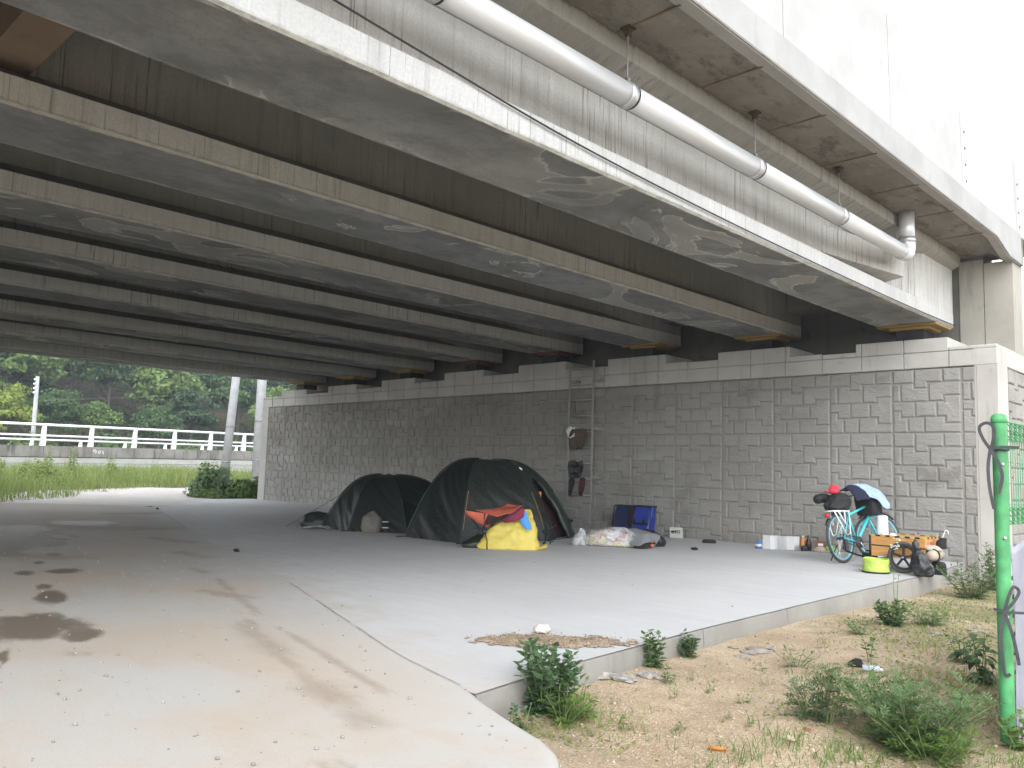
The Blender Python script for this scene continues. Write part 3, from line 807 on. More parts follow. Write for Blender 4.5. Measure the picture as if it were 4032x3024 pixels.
for y in cl:
    m = MB().tube([(PX, y-.045, PZc), (PX, y+.035, PZc)], PR+.009, 28)
    c = pw(m.build('clamp', MT['galv'], None, True))
    m = MB().tube([(PX, y+.045, PZc), (PX, y+.062, PZc)], PR+.006, 28)
    pw(m.build('gasket', MT['rubber'], None, True))
    m = MB().tube([(PX, y, PZc+PR), (PX, y, zt[0]-.05)], .008, 6); m.box(PX-.022, PX+.022, y-.02, y+.02, PZc+PR, PZc+PR+.05)
    pw(m.build('hanger_rod', MT['dsteel']))
    m = MB().box(PX-.05, PX+.05, y-.05, y+.05, zt[0]-.02, zt[0]-.005); m.box(PX-.025, PX+.025, y-.02, y+.02, zt[0]-.08, zt[0]-.015)
    pw(m.build('hanger_bracket', plain('rusted_bracket', (.07, .05, .035), .8)))
el = smooth_path([(PX, 12.10, PZc), (PX, 12.20, PZc), (PX, 12.285, PZc+.035), (PX, 12.31, PZc+.11), (PX, 12.31, PZc+.17)], 5)
pw(MB().tube(el, PR+.012, 24).build('elbow', MT['pipe'], None, True))
pw(MB().tube([(PX, 12.31, PZc+.15), (PX, 12.31, zt[0]-.004)], PR+.004, 24).build('down_pipe', MT['pipe'], None, True))
pw(MB().tube([(PX, 12.31, PZc+.16), (PX, 12.31, PZc+.24)], PR+.018, 24).build('collar', MT['galv'], None, True))
pw(MB().tube([(PX-.125, 12.22, PZc+.10), (PX-.125, 12.22, zt[0]-.01)], .010, 6).build('hanger_rod', MT['dsteel']))
# slack cable along the outer girder
t_ = []
for y, r_, z in [(-4, 1.36, 0), (.5, 1.42, 0), (2.2, 1.47, 0), (3.6, 1.53, 0), (5.2, 1.60, 0), (7.5, 1.645, 0), (10.5, 1.668, 0), (13.2, 1.672, 0), (14.6, 1.665, 0), (15.19, 1.66, 0)]:
    x = -4.435; t_.append((x, y, 1.2 - x/r_ + 0))
o = MB().tube(smooth_path(t_, 6), .0085, 6).build('cable', MT['blackmetal'], None, True)
tag(o, 'thin black cable strung along the outer girder', 'cable')
# ------------------------------------------------------------------ foliage tools
def leaf_mat(name, a, b, tr=.35, rough=.55):
    t = NT(name); r_ = t.island()
    n1 = t.noise(t.pos(), .8, 3)
    c = t.mix(r_, a, b); c = t.mix(t.mr(n1, .3, .7, 0, .35), c, tuple(q*.7 for q in a))
    t.col(c).rough(rough)
    tl = t.n('BsdfTranslucent'); t.L(c, tl.inputs[0]); ms = t.n('MixShader'); ms.inputs[0].default_value = tr
    t.L(t.b.outputs[0], ms.inputs[1]); t.L(tl.outputs[0], ms.inputs[2]); t.L(ms.outputs[0], t.o.inputs['Surface']); return t.m
LM = {'tree_a': leaf_mat('oak_leaves', (.055, .11, .04), (.11, .18, .06)), 'tree_b': leaf_mat('bright_leaves', (.10, .17, .045), (.18, .26, .075)),
      'tree_c': leaf_mat('dark_leaves', (.04, .08, .036), (.075, .125, .05)), 'tree_d': leaf_mat('yellow_leaves', (.19, .25, .04), (.28, .34, .07)),
      'grass': leaf_mat('tall_grass_blades', (.165, .225, .055), (.30, .37, .115), .4), 'kudzu': leaf_mat('vine_leaves', (.06, .12, .025), (.13, .21, .045), .35),
      'weed': leaf_mat('goosefoot_leaves', (.065, .125, .06), (.115, .19, .085), .3), 'weed2': leaf_mat('mugwort_leaves', (.095, .165, .065), (.16, .245, .10), .35),
      'weed3': leaf_mat('young_green_leaves', (.11, .19, .045), (.19, .29, .075), .4), 'dry': leaf_mat('dry_grass', (.22, .17, .085), (.34, .28, .15), .2),
      'dark': leaf_mat('shrub_leaves', (.07, .125, .05), (.125, .20, .08), .3)}
MT['bark'] = plain('bark', (.09, .075, .06), .9, 0, .3, 6, .6); MT['stem'] = plain('green_stem', (.14, .18, .07), .7)
NR = np.random.default_rng(5)
def unit(v): return v / np.maximum(1e-9, np.linalg.norm(v, axis=-1, keepdims=True))
def leaf_quads(P, N, L, Wd, droop=0.0):
    """diamond leaves at P with normals N"""
    n = len(P); a = unit(np.cross(N, NR.normal(size=(n, 3)))); b = np.cross(N, a)
    L = np.broadcast_to(L, (n,))[:, None]; Wd = np.broadcast_to(Wd, (n,))[:, None]
    V = np.stack([P - a*L*.5, P + b*Wd*.5 - N*Wd*.12, P + a*L*.5 - N*L*droop, P - b*Wd*.5 - N*Wd*.12], 1).reshape(-1, 3)
    return V, np.arange(4*n).reshape(n, 4)
def crown_mesh(name, mat, h, w_, nclump, per, ls, seed, conifer=False, base=.12):
    g = np.random.default_rng(seed); VV = []; QQ = []; off = 0
    for c in range(nclump):
        if conifer:
            f = g.random(); z = h*(base + (1-base)*f); r_ = w_*.5*(1-f)**.8*g.random()**.4; a = g.random()*6.283
            cc = np.array([r_*math.cos(a), r_*math.sin(a), z]); cr = w_*.13*(1.1-f) + .15
        else:
            d = unit(g.normal(size=3)); d[2] = abs(d[2])*1.0 - .35*g.random(); rr = g.random()**.35
            cc = np.array([d[0]*w_*.42*rr, d[1]*w_*.42*rr, h*(base + (1-base)*.45) + d[2]*h*(1-base)*.52*rr]); cr = w_*g.uniform(.10, .19)
        D_ = unit(g.normal(size=(per, 3))); D_[:, 2] = D_[:, 2]*.75 + .12
        P = cc + D_*cr*(g.random((per, 1))**.4)*np.array([1.15, 1.15, .7])
        N = unit(D_ + g.normal(size=(per, 3))*.55 + np.array([0, 0, .35]))
        V, Q = leaf_quads(P, N, ls*g.uniform(.6, 1.3, per), ls*.62*g.uniform(.7, 1.2, per), .12)
        VV.append(V); QQ.append(Q+off); off += len(V)
    o = fast_quads(name, np.concatenate(VV), np.concatenate(QQ), mat); me = o.data; bpy.data.objects.remove(o); return me
def trunk_mesh(h, r_, seed, limbs=5):
    q = random.Random(seed); m = MB()
    pts = [(q.uniform(-.1, .1)*i*.4, q.uniform(-.1, .1)*i*.4, h*.75*i/5) for i in range(6)]
    m.tube(smooth_path(pts, 3), [lerp(r_, r_*.35, i/15) for i in range(16)], 7)
    for k in range(limbs):
        a = q.uniform(0, 6.28); z = h*q.uniform(.25, .6); L = h*q.uniform(.18, .32)
        m.tube(smooth_path([(0, 0, z), (math.cos(a)*L*.5, math.sin(a)*L*.5, z+L*.3), (math.cos(a)*L, math.sin(a)*L, z+L*.75)], 3), [r_*.45, r_*.4, r_*.35, r_*.3, r_*.2, r_*.14, r_*.08], 5)
    o = m.build('trunk', MT['bark'], None, True); me = o.data; bpy.data.objects.remove(o); return me
CR = [crown_mesh('crown', LM['tree_a'], 9, 7.5, 46, 130, .42, 1), crown_mesh('crown', LM['tree_c'], 10, 7, 44, 130, .42, 2), crown_mesh('crown', LM['tree_a'], 8, 8, 50, 130, .40, 3),
      crown_mesh('crown', LM['tree_b'], 8, 6.5, 44, 130, .40, 4), crown_mesh('crown', LM['tree_d'], 6, 6, 40, 120, .36, 5), crown_mesh('crown', LM['tree_c'], 9, 4.2, 60, 110, .32, 6, True, .1)]
TRK = [trunk_mesh(9, .20, 1), trunk_mesh(10, .17, 2), trunk_mesh(8, .2, 3), trunk_mesh(8, .16, 4), trunk_mesh(6, .15, 5), trunk_mesh(9, .14, 6, 0)]
trees = []
def tree(kind, x, y, s, z=None, row_='by itself near the far road'):
    g = bpy.data.objects.new('tree', None); COL.objects.link(g); g.location = (x, y, (gz(x, y) if z is None else z) - .15); g.rotation_euler = (0, 0, rnd.uniform(0, 6.28)); g.scale = (s, s, s*rnd.uniform(.95, 1.12))
    share('crown', CR[kind], g); share('trunk', TRK[kind], g); trees.append((g, kind, imx((x, y, 3)), row_)); return g
for row, (X, st, nt_, kinds) in enumerate([(-64, 3.2, 15, (0, 2, 0, 1, 3)), (-72, 3.6, 15, (0, 1, 2, 0)), (-81, 4.0, 15, (1, 2, 0, 0, 3)), (-91, 4.6, 14, (0, 2, 1)), (-103, 5.6, 13, (1, 0, 2))]):
    yc = -X*.42
    for k in range(nt_):
        y = yc + (k - nt_/2 + .5)*st + rnd.uniform(-.9, .9)
        sc_ = rnd.uniform(.85, 1.2)*(.95, 1.0, 1.0, 1.05, 1.1)[row]*(1.0 if row else .6)
        if row == 0 and k in (9, 10, 11): continue
        tree(rnd.choice(kinds), X + rnd.uniform(-2.2, 2.2), y, sc_, None, ('at the foot of the wooded slope', 'low on the wooded slope', 'halfway up the wooded slope', 'high on the wooded slope', 'at the top of the wooded slope')[row])
def at_dist(px, py, d): r_ = wray(px, py); k = d / math.hypot(r_.x, r_.y); return r_.x*k, r_.y*k
x, y = at_dist(-10, 1700, 64); tree(4, x, y, .8)
x, y = at_dist(640, 1650, 74); tree(3, x, y, 1.0)
x, y = at_dist(110, 1650, 74); tree(5, x, y, .85)
x, y = at_dist(30, 1500, 72); tree(3, x, y, 1.15)
x, y = at_dist(1130, 1600, 70); tree(3, x, y, .9)
KN = ['broad mid green tree', 'tall dark green tree', 'wide rounded green tree', 'bright fresh green tree', 'yellow green tree', 'narrow dark conifer']
for kind, rw in sorted(set((q[1], q[3]) for q in trees)):
    L_ = sorted([q for q in trees if q[1] == kind and q[3] == rw], key=lambda q: q[2])
    for n_, q in enumerate(L_):
        tag(q[0], f'{KN[kind]} {rw}' + (f', {ORD[n_]} such from the left' if len(L_) > 1 else ''), 'tree', 'trees on the wooded hillside')

# ------------------------------------------------------------------ road barrier beyond the path
A0, GD = Vector((-42.62, 12.82, 0)), Vector((-.2146, .9767, 0)); GN = Vector((.9767, .2146, 0))   # GN points towards the camera
def gp(s_, off=0.0, z=0.0): p = A0 + GD*s_ + GN*off; return Vector((p.x, p.y, 1.70 + s_*.0152 + z))
barrier = thing('road_barrier', 'white pipe railing on a stained concrete parapet beyond the path', 'barrier', tuple(gp(0)))
def bw(o): return wchild(o, barrier)
t = NT('stained_parapet'); p_ = t.pos(); st_ = t.noise(t.map(p_, (3, 3, .35)), 1.4, 5, .65)
c = t.mix(t.mr(t.noise(p_, 1.3, 5), .3, .7), (.16, .152, .138), (.25, .24, .22)); c = t.mix(t.mr(st_, .50, .66, 0, .75), c, (.06, .057, .05)); t.col(c).rough(.9); MT['oldpar'] = t.m
MT['railwhite'] = plain('white_rail_paint', (.78, .79, .82), .4, .1, .05); MT['oldbeam'] = m_capcon('pale_beam_concrete', (.33, .33, .31), (.40, .40, .38))
def gbar(s0, s1, o0, o1, z0, z1, name, mat, step=2.33):
    m = MB(); a = s0
    P = [gp(s0, o0, z0), gp(s0, o1, z0), gp(s0, o1, z1), gp(s0, o0, z1)]; Q = [gp(s1, o0, z0), gp(s1, o1, z0), gp(s1, o1, z1), gp(s1, o0, z1)]
    m.add(P+Q, [(0,1,2,3), (7,6,5,4), (0,4,5,1), (1,5,6,2), (2,6,7,3), (3,7,4,0)]); return bw(m.build(name, mat))
for k in range(-3, 9): gbar(k*2.33*1.0-.0+.01, (k+1)*2.33-.01, -.35, .0, -.50, 0, 'parapet_block', MT['oldpar'])
gbar(-9, 22, -.4, -.06, -.80, -.50, 'shadow_gap', MT['oldpar']); gbar(-9, 22, -.4, .02, -.80, -.555, 'deck_beam', MT['oldbeam']); gbar(-9, 22, -.4, .10, -1.6, -.82, 'lower_beam', MT['oldbeam'])
for zz, r_ in ((.97, .062), (.47, .045), (.27, .045)):
    bw(MB().tube([gp(-8, -.08, zz), gp(21, -.08, zz)], r_, 10).build('rail', MT['railwhite'], None, True))
for k in range(-3, 10):
    s_ = k*2.33
    m = MB().add([gp(s_-.09, -.02, 0), gp(s_+.09, -.02, 0), gp(s_+.09, -.24, 0), gp(s_-.09, -.24, 0), gp(s_-.075, -.03, .96), gp(s_+.075, -.03, .96), gp(s_+.075, -.14, .96), gp(s_-.075, -.14, .96)], [(0,1,2,3), (7,6,5,4), (0,4,5,1), (1,5,6,2), (2,6,7,3), (3,7,4,0)])
    bw(m.build('post', MT['railwhite']))
    s2 = s_ - .52
    m = MB().add([gp(s2-.06, -.04, 0), gp(s2+.06, -.04, 0), gp(s2+.06, -.2, 0), gp(s2-.06, -.2, 0), gp(s2-.05, -.05, .27), gp(s2+.05, -.05, .27), gp(s2+.05, -.12, .27), gp(s2-.05, -.12, .27)], [(0,1,2,3), (7,6,5,4), (0,4,5,1), (1,5,6,2), (2,6,7,3), (3,7,4,0)])
    bw(m.build('short_post', MT['railwhite']))
# three brushed white characters on the parapet
MT['whitepaint'] = plain('white_paint', (.7, .7, .67), .8)
m = MB()
def stroke(pts): m.tube([gp(2.42+u, .008, -.34+v) for u, v in pts], .016, 5)
stroke([(0, .16), (.07, .22), (.12, .2), (.1, .12), (.0, .13)]); stroke([(.12, .14), (.17, .17), (.15, .06), (.08, .03)])
stroke([(.26, .06), (.3, .15), (.36, .16), (.38, .08), (.32, .02), (.26, .04)])
stroke([(.44, .14), (.5, .16), (.54, .1), (.48, .08)]); stroke([(.52, .08), (.54, .02), (.48, .0)])
bw(m.build('painted_mark', MT['whitepaint']))
# wired concrete poles
MT['pole'] = plain('spun_concrete_pole', (.34, .35, .36), .8, 0, .1, 4)
def pole(label, b, t_, r0, r1, extra=None):
    g = thing('utility_pole', label, 'pole', tuple(b), 'utility poles beyond the bridge')
    wchild(MB().tube([b, t_], [r0, r1], 16).build('pole_shaft', MT['pole'], None, True), g)
    if extra: extra(g)
    return g
def bands(b, t_, r0):
    def f(g):
        for k in (.12, .3): p = Vector(b).lerp(Vector(t_), k); q = Vector(b).lerp(Vector(t_), k+.006); wchild(MB().tube([p, q], r0*1.04, 16).build('steel_band', MT['dsteel'], None, True), g)
    return f
b, t_ = Vector((-34.1, 17.4, .2)), Vector((-32.95, 17.3, 8.6)); pole('leaning pale concrete pole on the grass beside the abutment', b, t_, .19, .15, bands(b, t_, .19))
b, t_ = Vector((-33.3, 18.5, .2)), Vector((-32.5, 18.0, 9.5)); pole('upright pale concrete pole nearest the abutment wall end', b, t_, .22, .17, bands(b, t_, .22))
b, t_ = Vector((-53.5, 15.5, -.5)), Vector((-52.8, 15.24, 5.75))
def insul(g):
    m_ = MT['railwhite']
    for k in range(4):
        p = t_ + Vector((.06, -.15, -.2 - .25*k)); wchild(MB().lathe([(.0, .06), (.05, .05), (.06, .0), (.04, -.04), (.0, -.05)], p, 8).build('insulator', m_, None, True), g)
        wchild(MB().tube(smooth_path([p, p + Vector((6, -18, -.7)), p + Vector((14, -40, 0))], 5), .009, 4).build('wire', MT['blackmetal']), g)
    wchild(MB().tube(smooth_path([t_ + Vector((0, 0, -1.4)), t_ + Vector((4, 12, .2)), t_ + Vector((8, 24, 3.6))], 6), .007, 4).build('wire', MT['dsteel']), g)
pole('slim far pole with insulators against the wooded hillside', b, t_, .14, .10, insul)

# ------------------------------------------------------------------ grass bank, vines
def blades(name, P, H, Wd, lean, mat, label):
    n = len(P); a = NR.random(n)*6.283; d = np.stack([np.cos(a), np.sin(a), np.zeros(n)], 1); s_ = np.stack([-d[:, 1], d[:, 0], np.zeros(n)], 1)
    H = H[:, None]; Wd = np.broadcast_to(Wd, (n,))[:, None]; lean = (lean*NR.uniform(.3, 1.3, n))[:, None]; up = np.array([0, 0, 1.0])
    V = np.stack([P - s_*Wd/2, P + s_*Wd/2, P + up*H*.55 + d*H*lean*.35 + s_*Wd*.42, P + up*H*.55 + d*H*lean*.35 - s_*Wd*.42, P + up*H + d*H*lean + s_*Wd*.08, P + up*H + d*H*lean - s_*Wd*.08], 1).reshape(-1, 3)
    b = np.arange(n)[:, None]*6; Q = np.concatenate([b + np.array([0, 1, 2, 3]), b + np.array([3, 2, 4, 5])], 0)
    o = fast_quads(name, V, Q, mat); return tag(o, label, 'grass', None, 'stuff')
def path_x(y): return interp(y, [5, 8.6, 10.2, 13, 17, 23, 32], [-22.5, -26.5, -29.3, -31.6, -32.9, -34.2, -36])
P = []; H = []
while len(P) < 26000:
    y = NR.uniform(1, 32); x = NR.uniform(-43.0, -22)
    lim = path_x(y)
    if x > lim - .1 + .5*n3((y*.6, 0, 1)): continue
    dd = lim - x; cl_ = .5 + .5*n3((x*.35, y*.35, 8))
    P.append((x, y, max(gz(x, y), -.05))); H.append((.13 + min(.28, dd*.075) * (.5+cl_)) * NR.uniform(.6, 1.25) * (1.5 if n3((x*.6, y*.6, 20)) > .38 else 1))
blades('tall_grass', np.array(P), np.array(H), .022, .35, LM['grass'], 'tall green grass covering the bank beyond the path')
P = []; H = []
for k in range(2500):
    y = NR.uniform(15, 30); x = path_x(y) + NR.uniform(3.9, 7.2)
    P.append((x, y, gz(x, y))); H.append(NR.uniform(.3, .8))
o = blades('verge_grass', np.array(P), np.array(H), .022, .4, LM['grass'], 'grass growing behind the vines by the abutment end')
# undergrowth on the wooded slope and herbs in the bank: countless small leaves
n_ = 26000; X_ = NR.uniform(-108, -56, n_); Y_ = -X_*.42 + NR.uniform(-26, 26, n_)*(-X_/75); keep_ = np.array([n3((a*.12, b*.12, 4)) > -.28 for a, b in zip(X_, Y_)]); X_, Y_ = X_[keep_], Y_[keep_]
P = np.stack([X_, Y_, np.array([gz(a, b) for a, b in zip(X_, Y_)]) + NR.random(len(X_))**2*1.7*np.array([.6 + .5*n3((a*.25, b*.25, 9)) for a, b in zip(X_, Y_)])], 1)
V, Q = leaf_quads(P, unit(NR.normal(size=P.shape)*.6 + np.array([.3, 0, 1.0])), NR.uniform(.2, .5, len(P)), NR.uniform(.15, .32, len(P)), .15); tag(fast_quads('undergrowth', V, Q, LM['tree_a']), 'green undergrowth covering the wooded slope', 'undergrowth', None, 'stuff')
P = []
while len(P) < 15000:
    y = NR.uniform(2, 31); x = NR.uniform(-42.5, -23); lim = path_x(y)
    if x > lim - .25 or n3((x*.45, y*.45, 30)) < -.05: continue
    P.append((x, y, max(gz(x, y), -.05) + NR.random()**.7*(.22 + .4*max(0, n3((x*.5, y*.5, 12))) + min(.3, (lim-x)*.06))))
P = np.array(P); V, Q = leaf_quads(P, unit(NR.normal(size=P.shape)*.8 + np.array([0, 0, .8])), NR.uniform(.04, .11, len(P)), NR.uniform(.02, .05, len(P)), .1); tag(fast_quads('bank_herbs', V, Q, LM['grass']), 'small leafy herbs growing through the grass bank', 'herbs', None, 'stuff')
# leafy herbs standing among the grass
def shrub(label, c, rx, ry, h, n, ls, mat, name='shrub', group=None, cat='shrub', stems=6):
    c = Vector(c); g = thing(name, label, cat, tuple(c), group); q = np.random.default_rng(abs(hash(label)) % 9999 if False else int(abs(c.x*131+c.y*977)) % 9999)
    D_ = unit(q.normal(size=(n, 3))); D_[:, 2] = np.abs(D_[:, 2]); rr = q.random((n, 1))**.33
    lump = np.array([.8 + .35*n3((d[0]*2.2+c.x, d[1]*2.2+c.y, d[2]*2.2)) for d in D_])[:, None]
    P = D_*rr*lump*np.array([rx, ry, h]); N = unit(D_ + q.normal(size=(n, 3))*.5 + np.array([0, 0, .5]))
    V, Q = leaf_quads(P, N, ls*q.uniform(.6, 1.3, n), ls*.75*q.uniform(.7, 1.2, n), .15)
    fast_quads('foliage', V, Q, mat, g)
    m = MB(); r_ = random.Random(3)
    for k in range(stems):
        a = r_.uniform(0, 6.28); m.tube(smooth_path([(0, 0, -.05), (math.cos(a)*rx*.3, math.sin(a)*ry*.3, h*.45), (math.cos(a)*rx*.6, math.sin(a)*ry*.6, h*.8)], 3), [.012*max(1, h)*(1-i/9) for i in range(7)], 5)
    m.build('stem', MT['stem'], g, True); return g
shrub('large dark vine mound at the abutment wall end', (-28.0, 13.9, .03), 1.15, 1.1, 1.35, 2600, .13, LM['dark'], 'vine_mound')
shrub('bright broad leaved vine against the abutment end pillar', (-26.9, 14.6, .02), .85, .9, .85, 1500, .17, LM['kudzu'], 'vine_mound')
shrub('low trailing vine spreading over the path edge', (-27.0, 13.2, .02), 1.0, .7, .32, 900, .14, LM['kudzu'], 'trailing_vine')
shrub('leafy bush at the far left edge of the path', (-24.6, 5.6, 0), 1.0, 1.0, .9, 1400, .10, LM['dark'], 'bush')
shrub('pale leafy bush in the tall grass bank', (-33.6, 10.0, .25), .9, .9, 1.1, 1200, .10, LM['grass'], 'bush')
for n_, (x, y, h) in enumerate(sorted([(-36.5, 11.2, 1.3), (-37.2, 12.3, 1.6), (-37.6, 14.0, 1.2), (-36.0, 9.4, 1.1), (-38.2, 18.5, 1.2), (-34.5, 16.6, .9)], key=lambda q: imx((q[0], q[1], 1)))):
    shrub(f'tall feathery herb standing in the grass bank, {ORD[n_]} of six from the left', (x, y, gz(x, y)), .32, .32, h, 420, .09, LM['grass'], 'tall_herb', 'tall herbs in the grass bank', 'herb', 3)
for n_, (x, y, s_) in enumerate(sorted([(-52, 15, 1.2), (-53, 20, 1.5), (-53, 24.5, 1.3), (-54, 29, 1.6), (-52, 11, 1.3)], key=lambda q: imx((q[0], q[1], 1)))):
    shrub(f'leafy roadside bush showing through the railing, {ORD[n_]} of five from the left', (x, y, gz(x, y)), 1.6*s_, 1.6*s_, 1.7*s_, 1500, .22, LM['tree_b' if n_ % 2 else 'tree_a'], 'roadside_bush', 'bushes behind the railing', 'bush')
# ------------------------------------------------------------------ the camp
def fabric(name, c, rough=.7, sc=60, spec=.3, var=.18, sheen=0.0):
    t = NT(name); p = t.obj(); n1 = t.noise(p, 3.0, 4, .6); n2 = t.noise(p, 9, 4, .6)
    t.col(t.mix(t.mr(n1, .3, .7), tuple(q*(1-var) for q in c), tuple(q*(1+var) for q in c))).rough(rough)
    t.b.inputs['Specular IOR Level'].default_value = spec
    t.nrm(t.bump(t.math('ADD', t.math('MULTIPLY', n2, 1.0), t.math('MULTIPLY', t.noise(p, sc, 3), .25)), .35, .03)); return t.m
MT['tentg'] = fabric('dark_green_tent_nylon', (.012, .017, .014), .42, 40, .5); MT['tentd'] = fabric('black_green_tent_nylon', (.007, .009, .008), .45, 40, .45)
MT['tentl'] = fabric('grey_green_tent_nylon', (.016, .022, .018), .42, 40, .5); MT['innert'] = fabric('burgundy_inner_mesh', (.028, .008, .009), .9)
MT['polegreen'] = plain('green_pole', (.014, .055, .042), .4, .3); MT['orangecord'] = plain('orange_cord', (.45, .18, .09), .7)
MT['orange'] = fabric('coral_chair_fabric', (.50, .115, .07), .7); MT['maroon'] = fabric('maroon_fabric', (.17, .022, .05), .8); MT['yellow'] = fabric('yellow_coated_fabric', (.56, .455, .09), .5, 30, .4, .10)
MT['sky_blue'] = fabric('sky_blue_fabric', (.06, .25, .62), .6); MT['clear'] = None
def arc(A, G, H, n=34, p=.82, bow=1.0):
    out_ = []
    for i in range(n+1):
        s_ = math.sin((i/n) * math.pi/2)**.95
        out_.append(Vector((lerp(A[0], G[0], s_), lerp(A[1], G[1], s_), H*(1 - s_**2.4))))
    return out_
def tent(name, label, corners, ridge, H, mats, door=None, seed=0, sag=.03):
    """corners: ground points of the pole feet, in order; ridge: matching apex points"""
    c0 = sum((Vector((*c, 0)) for c in corners), Vector())/len(corners)
    g = thing(name, label, 'tent', tuple(c0)); n = len(corners)
    arcs = [arc(r_, c, H) for c, r_ in zip(corners, ridge)]
    def at(k, u, i, off=0.0):
        a, b = arcs[k][i], arcs[(k+1) % n][i]; p = a.lerp(b, u)
        hz = p.z/H; out_v = Vector((p.x-c0.x, p.y-c0.y, 0)); out_v = out_v.normalized() if out_v.length > 1e-6 else Vector((1, 0, 0))
        s_ = -sag*4*u*(1-u)*(math.sin(math.pi*min(1, max(0, hz)))**.8)
        q_ = u*3.0 + hz*5.0; s_ += (.026*n3((q_*2.4+seed, u*1.2, k*3.1)) + .022*n3((q_*5.2, u*2.0-hz, seed+3+k)) + .010*n3((q_*11, u*3.0, seed+k)))*(4*u*(1-u))**.6*min(1, 2.2*(1-hz)+.15)
        return p + (out_v + Vector((0, 0, hz))).normalized()*(s_ + off)
    for k in range(n):
        m_ = 36; N_ = len(arcs[0]); V = []; F = []
        for i in range(N_):
            for j in range(m_+1): V.append(at(k, j/m_, i))
        for i in range(N_-1):
            for j in range(m_):
                if door and door['panel'] == k:
                    u = (j+.5)/m_; i_ = i+.5
                    w0 = door['u0'] + (door['u1']-door['u0'])*.5; hw = (door['u1']-door['u0'])*.5
                    f_ = (i_ - door['i0'])/(N_-1-door['i0'])
                    if f_ > 0 and abs(u-w0) < hw*min(1, (f_/.34))**.6 and i_ < N_-2.5: continue
                F.append((i*(m_+1)+j, i*(m_+1)+j+1, (i+1)*(m_+1)+j+1, (i+1)*(m_+1)+j))
        wchild(mesh_obj('fly_panel', V, F, mats[k], None, True), g)
    for k in range(n):
        P = [p + (Vector((p.x-c0.x, p.y-c0.y, 0)).normalized()*.012 + Vector((0, 0, .010))) for p in arcs[k]]
        lo = [p for p in P if p.z < H*.62]; hi = [p for p in P if p.z >= H*.58]
        wchild(MB().tube(lo, .008, 6).build('pole', MT['polegreen'], None, True), g)
        wchild(MB().tube(hi, .013, 6).build('pole_sleeve', MT['black'], None, True), g)
        f_ = P[-1]; d = Vector((f_.x-c0.x, f_.y-c0.y, 0)).normalized()
        wchild(MB().tube([f_, f_ + d*.10 + Vector((0, 0, -f_.z+.01)), f_ + d*.16 + Vector((0, 0, -f_.z+.008))], .008, 5).build('peg_strap', MT['black']), g)
    # inner tent
    V = []; F = []; N_ = len(arcs[0]); m_ = 6
    for k in range(n):
        for i in range(N_):
            for j in range(m_+1): p = at(k, j/m_, i); V.append(Vector((lerp(c0.x, p.x, .86), lerp(c0.y, p.y, .86), p.z*.92)))
        b = k*N_*(m_+1)
        for i in range(N_-1):
            for j in range(m_): F.append((b+i*(m_+1)+j, b+i*(m_+1)+j+1, b+(i+1)*(m_+1)+j+1, b+(i+1)*(m_+1)+j))
    wchild(mesh_obj('inner_tent', V, F, MT['innert'], None, True), g)
    return g, at, arcs
# large tent
cor = [(-11.62, 9.36), (-10.25, 9.40), (-9.9, 11.1), (-10.3, 12.4), (-11.9, 12.5), (-12.3, 10.9)]
rdg = [(-11.14, 10.5), (-11.07, 10.55), (-11.05, 10.98), (-11.1, 11.08), (-11.16, 11.0), (-11.18, 10.6)]
big, bat, barc = tent('dome_tent', 'large dark green dome tent with its door rolled open', cor, rdg, 1.40, [MT['tentd'], MT['tentg'], MT['tentl'], MT['tentd'], MT['tentd'], MT['tentd']], {'panel': 2, 'u0': .30, 'u1': .72, 'i0': 12}, 1)
# door piping, rolled flap, vent and tags
N_ = len(barc[0]); pts = []
for s_ in np.linspace(-1, 1, 31):
    f_ = 1 - abs(s_)**3.0*0; 
hw = .21; w0 = .51; i0 = 12
left = []; right = []
for f_ in np.linspace(.0, 1, 18):
    i_ = i0 + f_*(N_-1-i0); hwf = hw*min(1, (f_/.34))**.6; ii = min(N_-2, int(i_)); 
    left.append(bat(2, w0-hwf, ii, .012)); right.append(bat(2, w0+hwf, ii, .012))
wchild(MB().tube(left[::-1] + right[1:], .014, 6).build('door_piping', MT['black'], None, True), big)
rp = [p + Vector((.03, .0, 0)) for p in right[1:]]
wchild(MB().tube(rp, [.018 + .03*math.sin(math.pi*i/len(rp)) for i in range(len(rp))], 9).jit(.01, 9).build('rolled_door_flap', MT['tentl'], None, True), big)
q = bat(2, .50, 16, -.06); wchild(MB().obox(q, (.03, .05, 0), (-.02, .012, 0), (0, 0, .05)).build('orange_tag', plain('orange_fabric', (.55, .22, .07), .7), None), big)
q = bat(2, .22, 8, .015); q2 = bat(2, .30, 8, .015); q3 = bat(2, .26, 9, .015)
wchild(MB().tube([q, q3, q2], .012, 5).build('white_logo_tag', MT['whitepaint'], None), big)
for k, u in ((1, .02), (2, .03)):
    P = [bat(k, u, i, .016) for i in range(16, 27)]; wchild(MB().tube(P, .005, 5).build('orange_cord', MT['orangecord']), big)
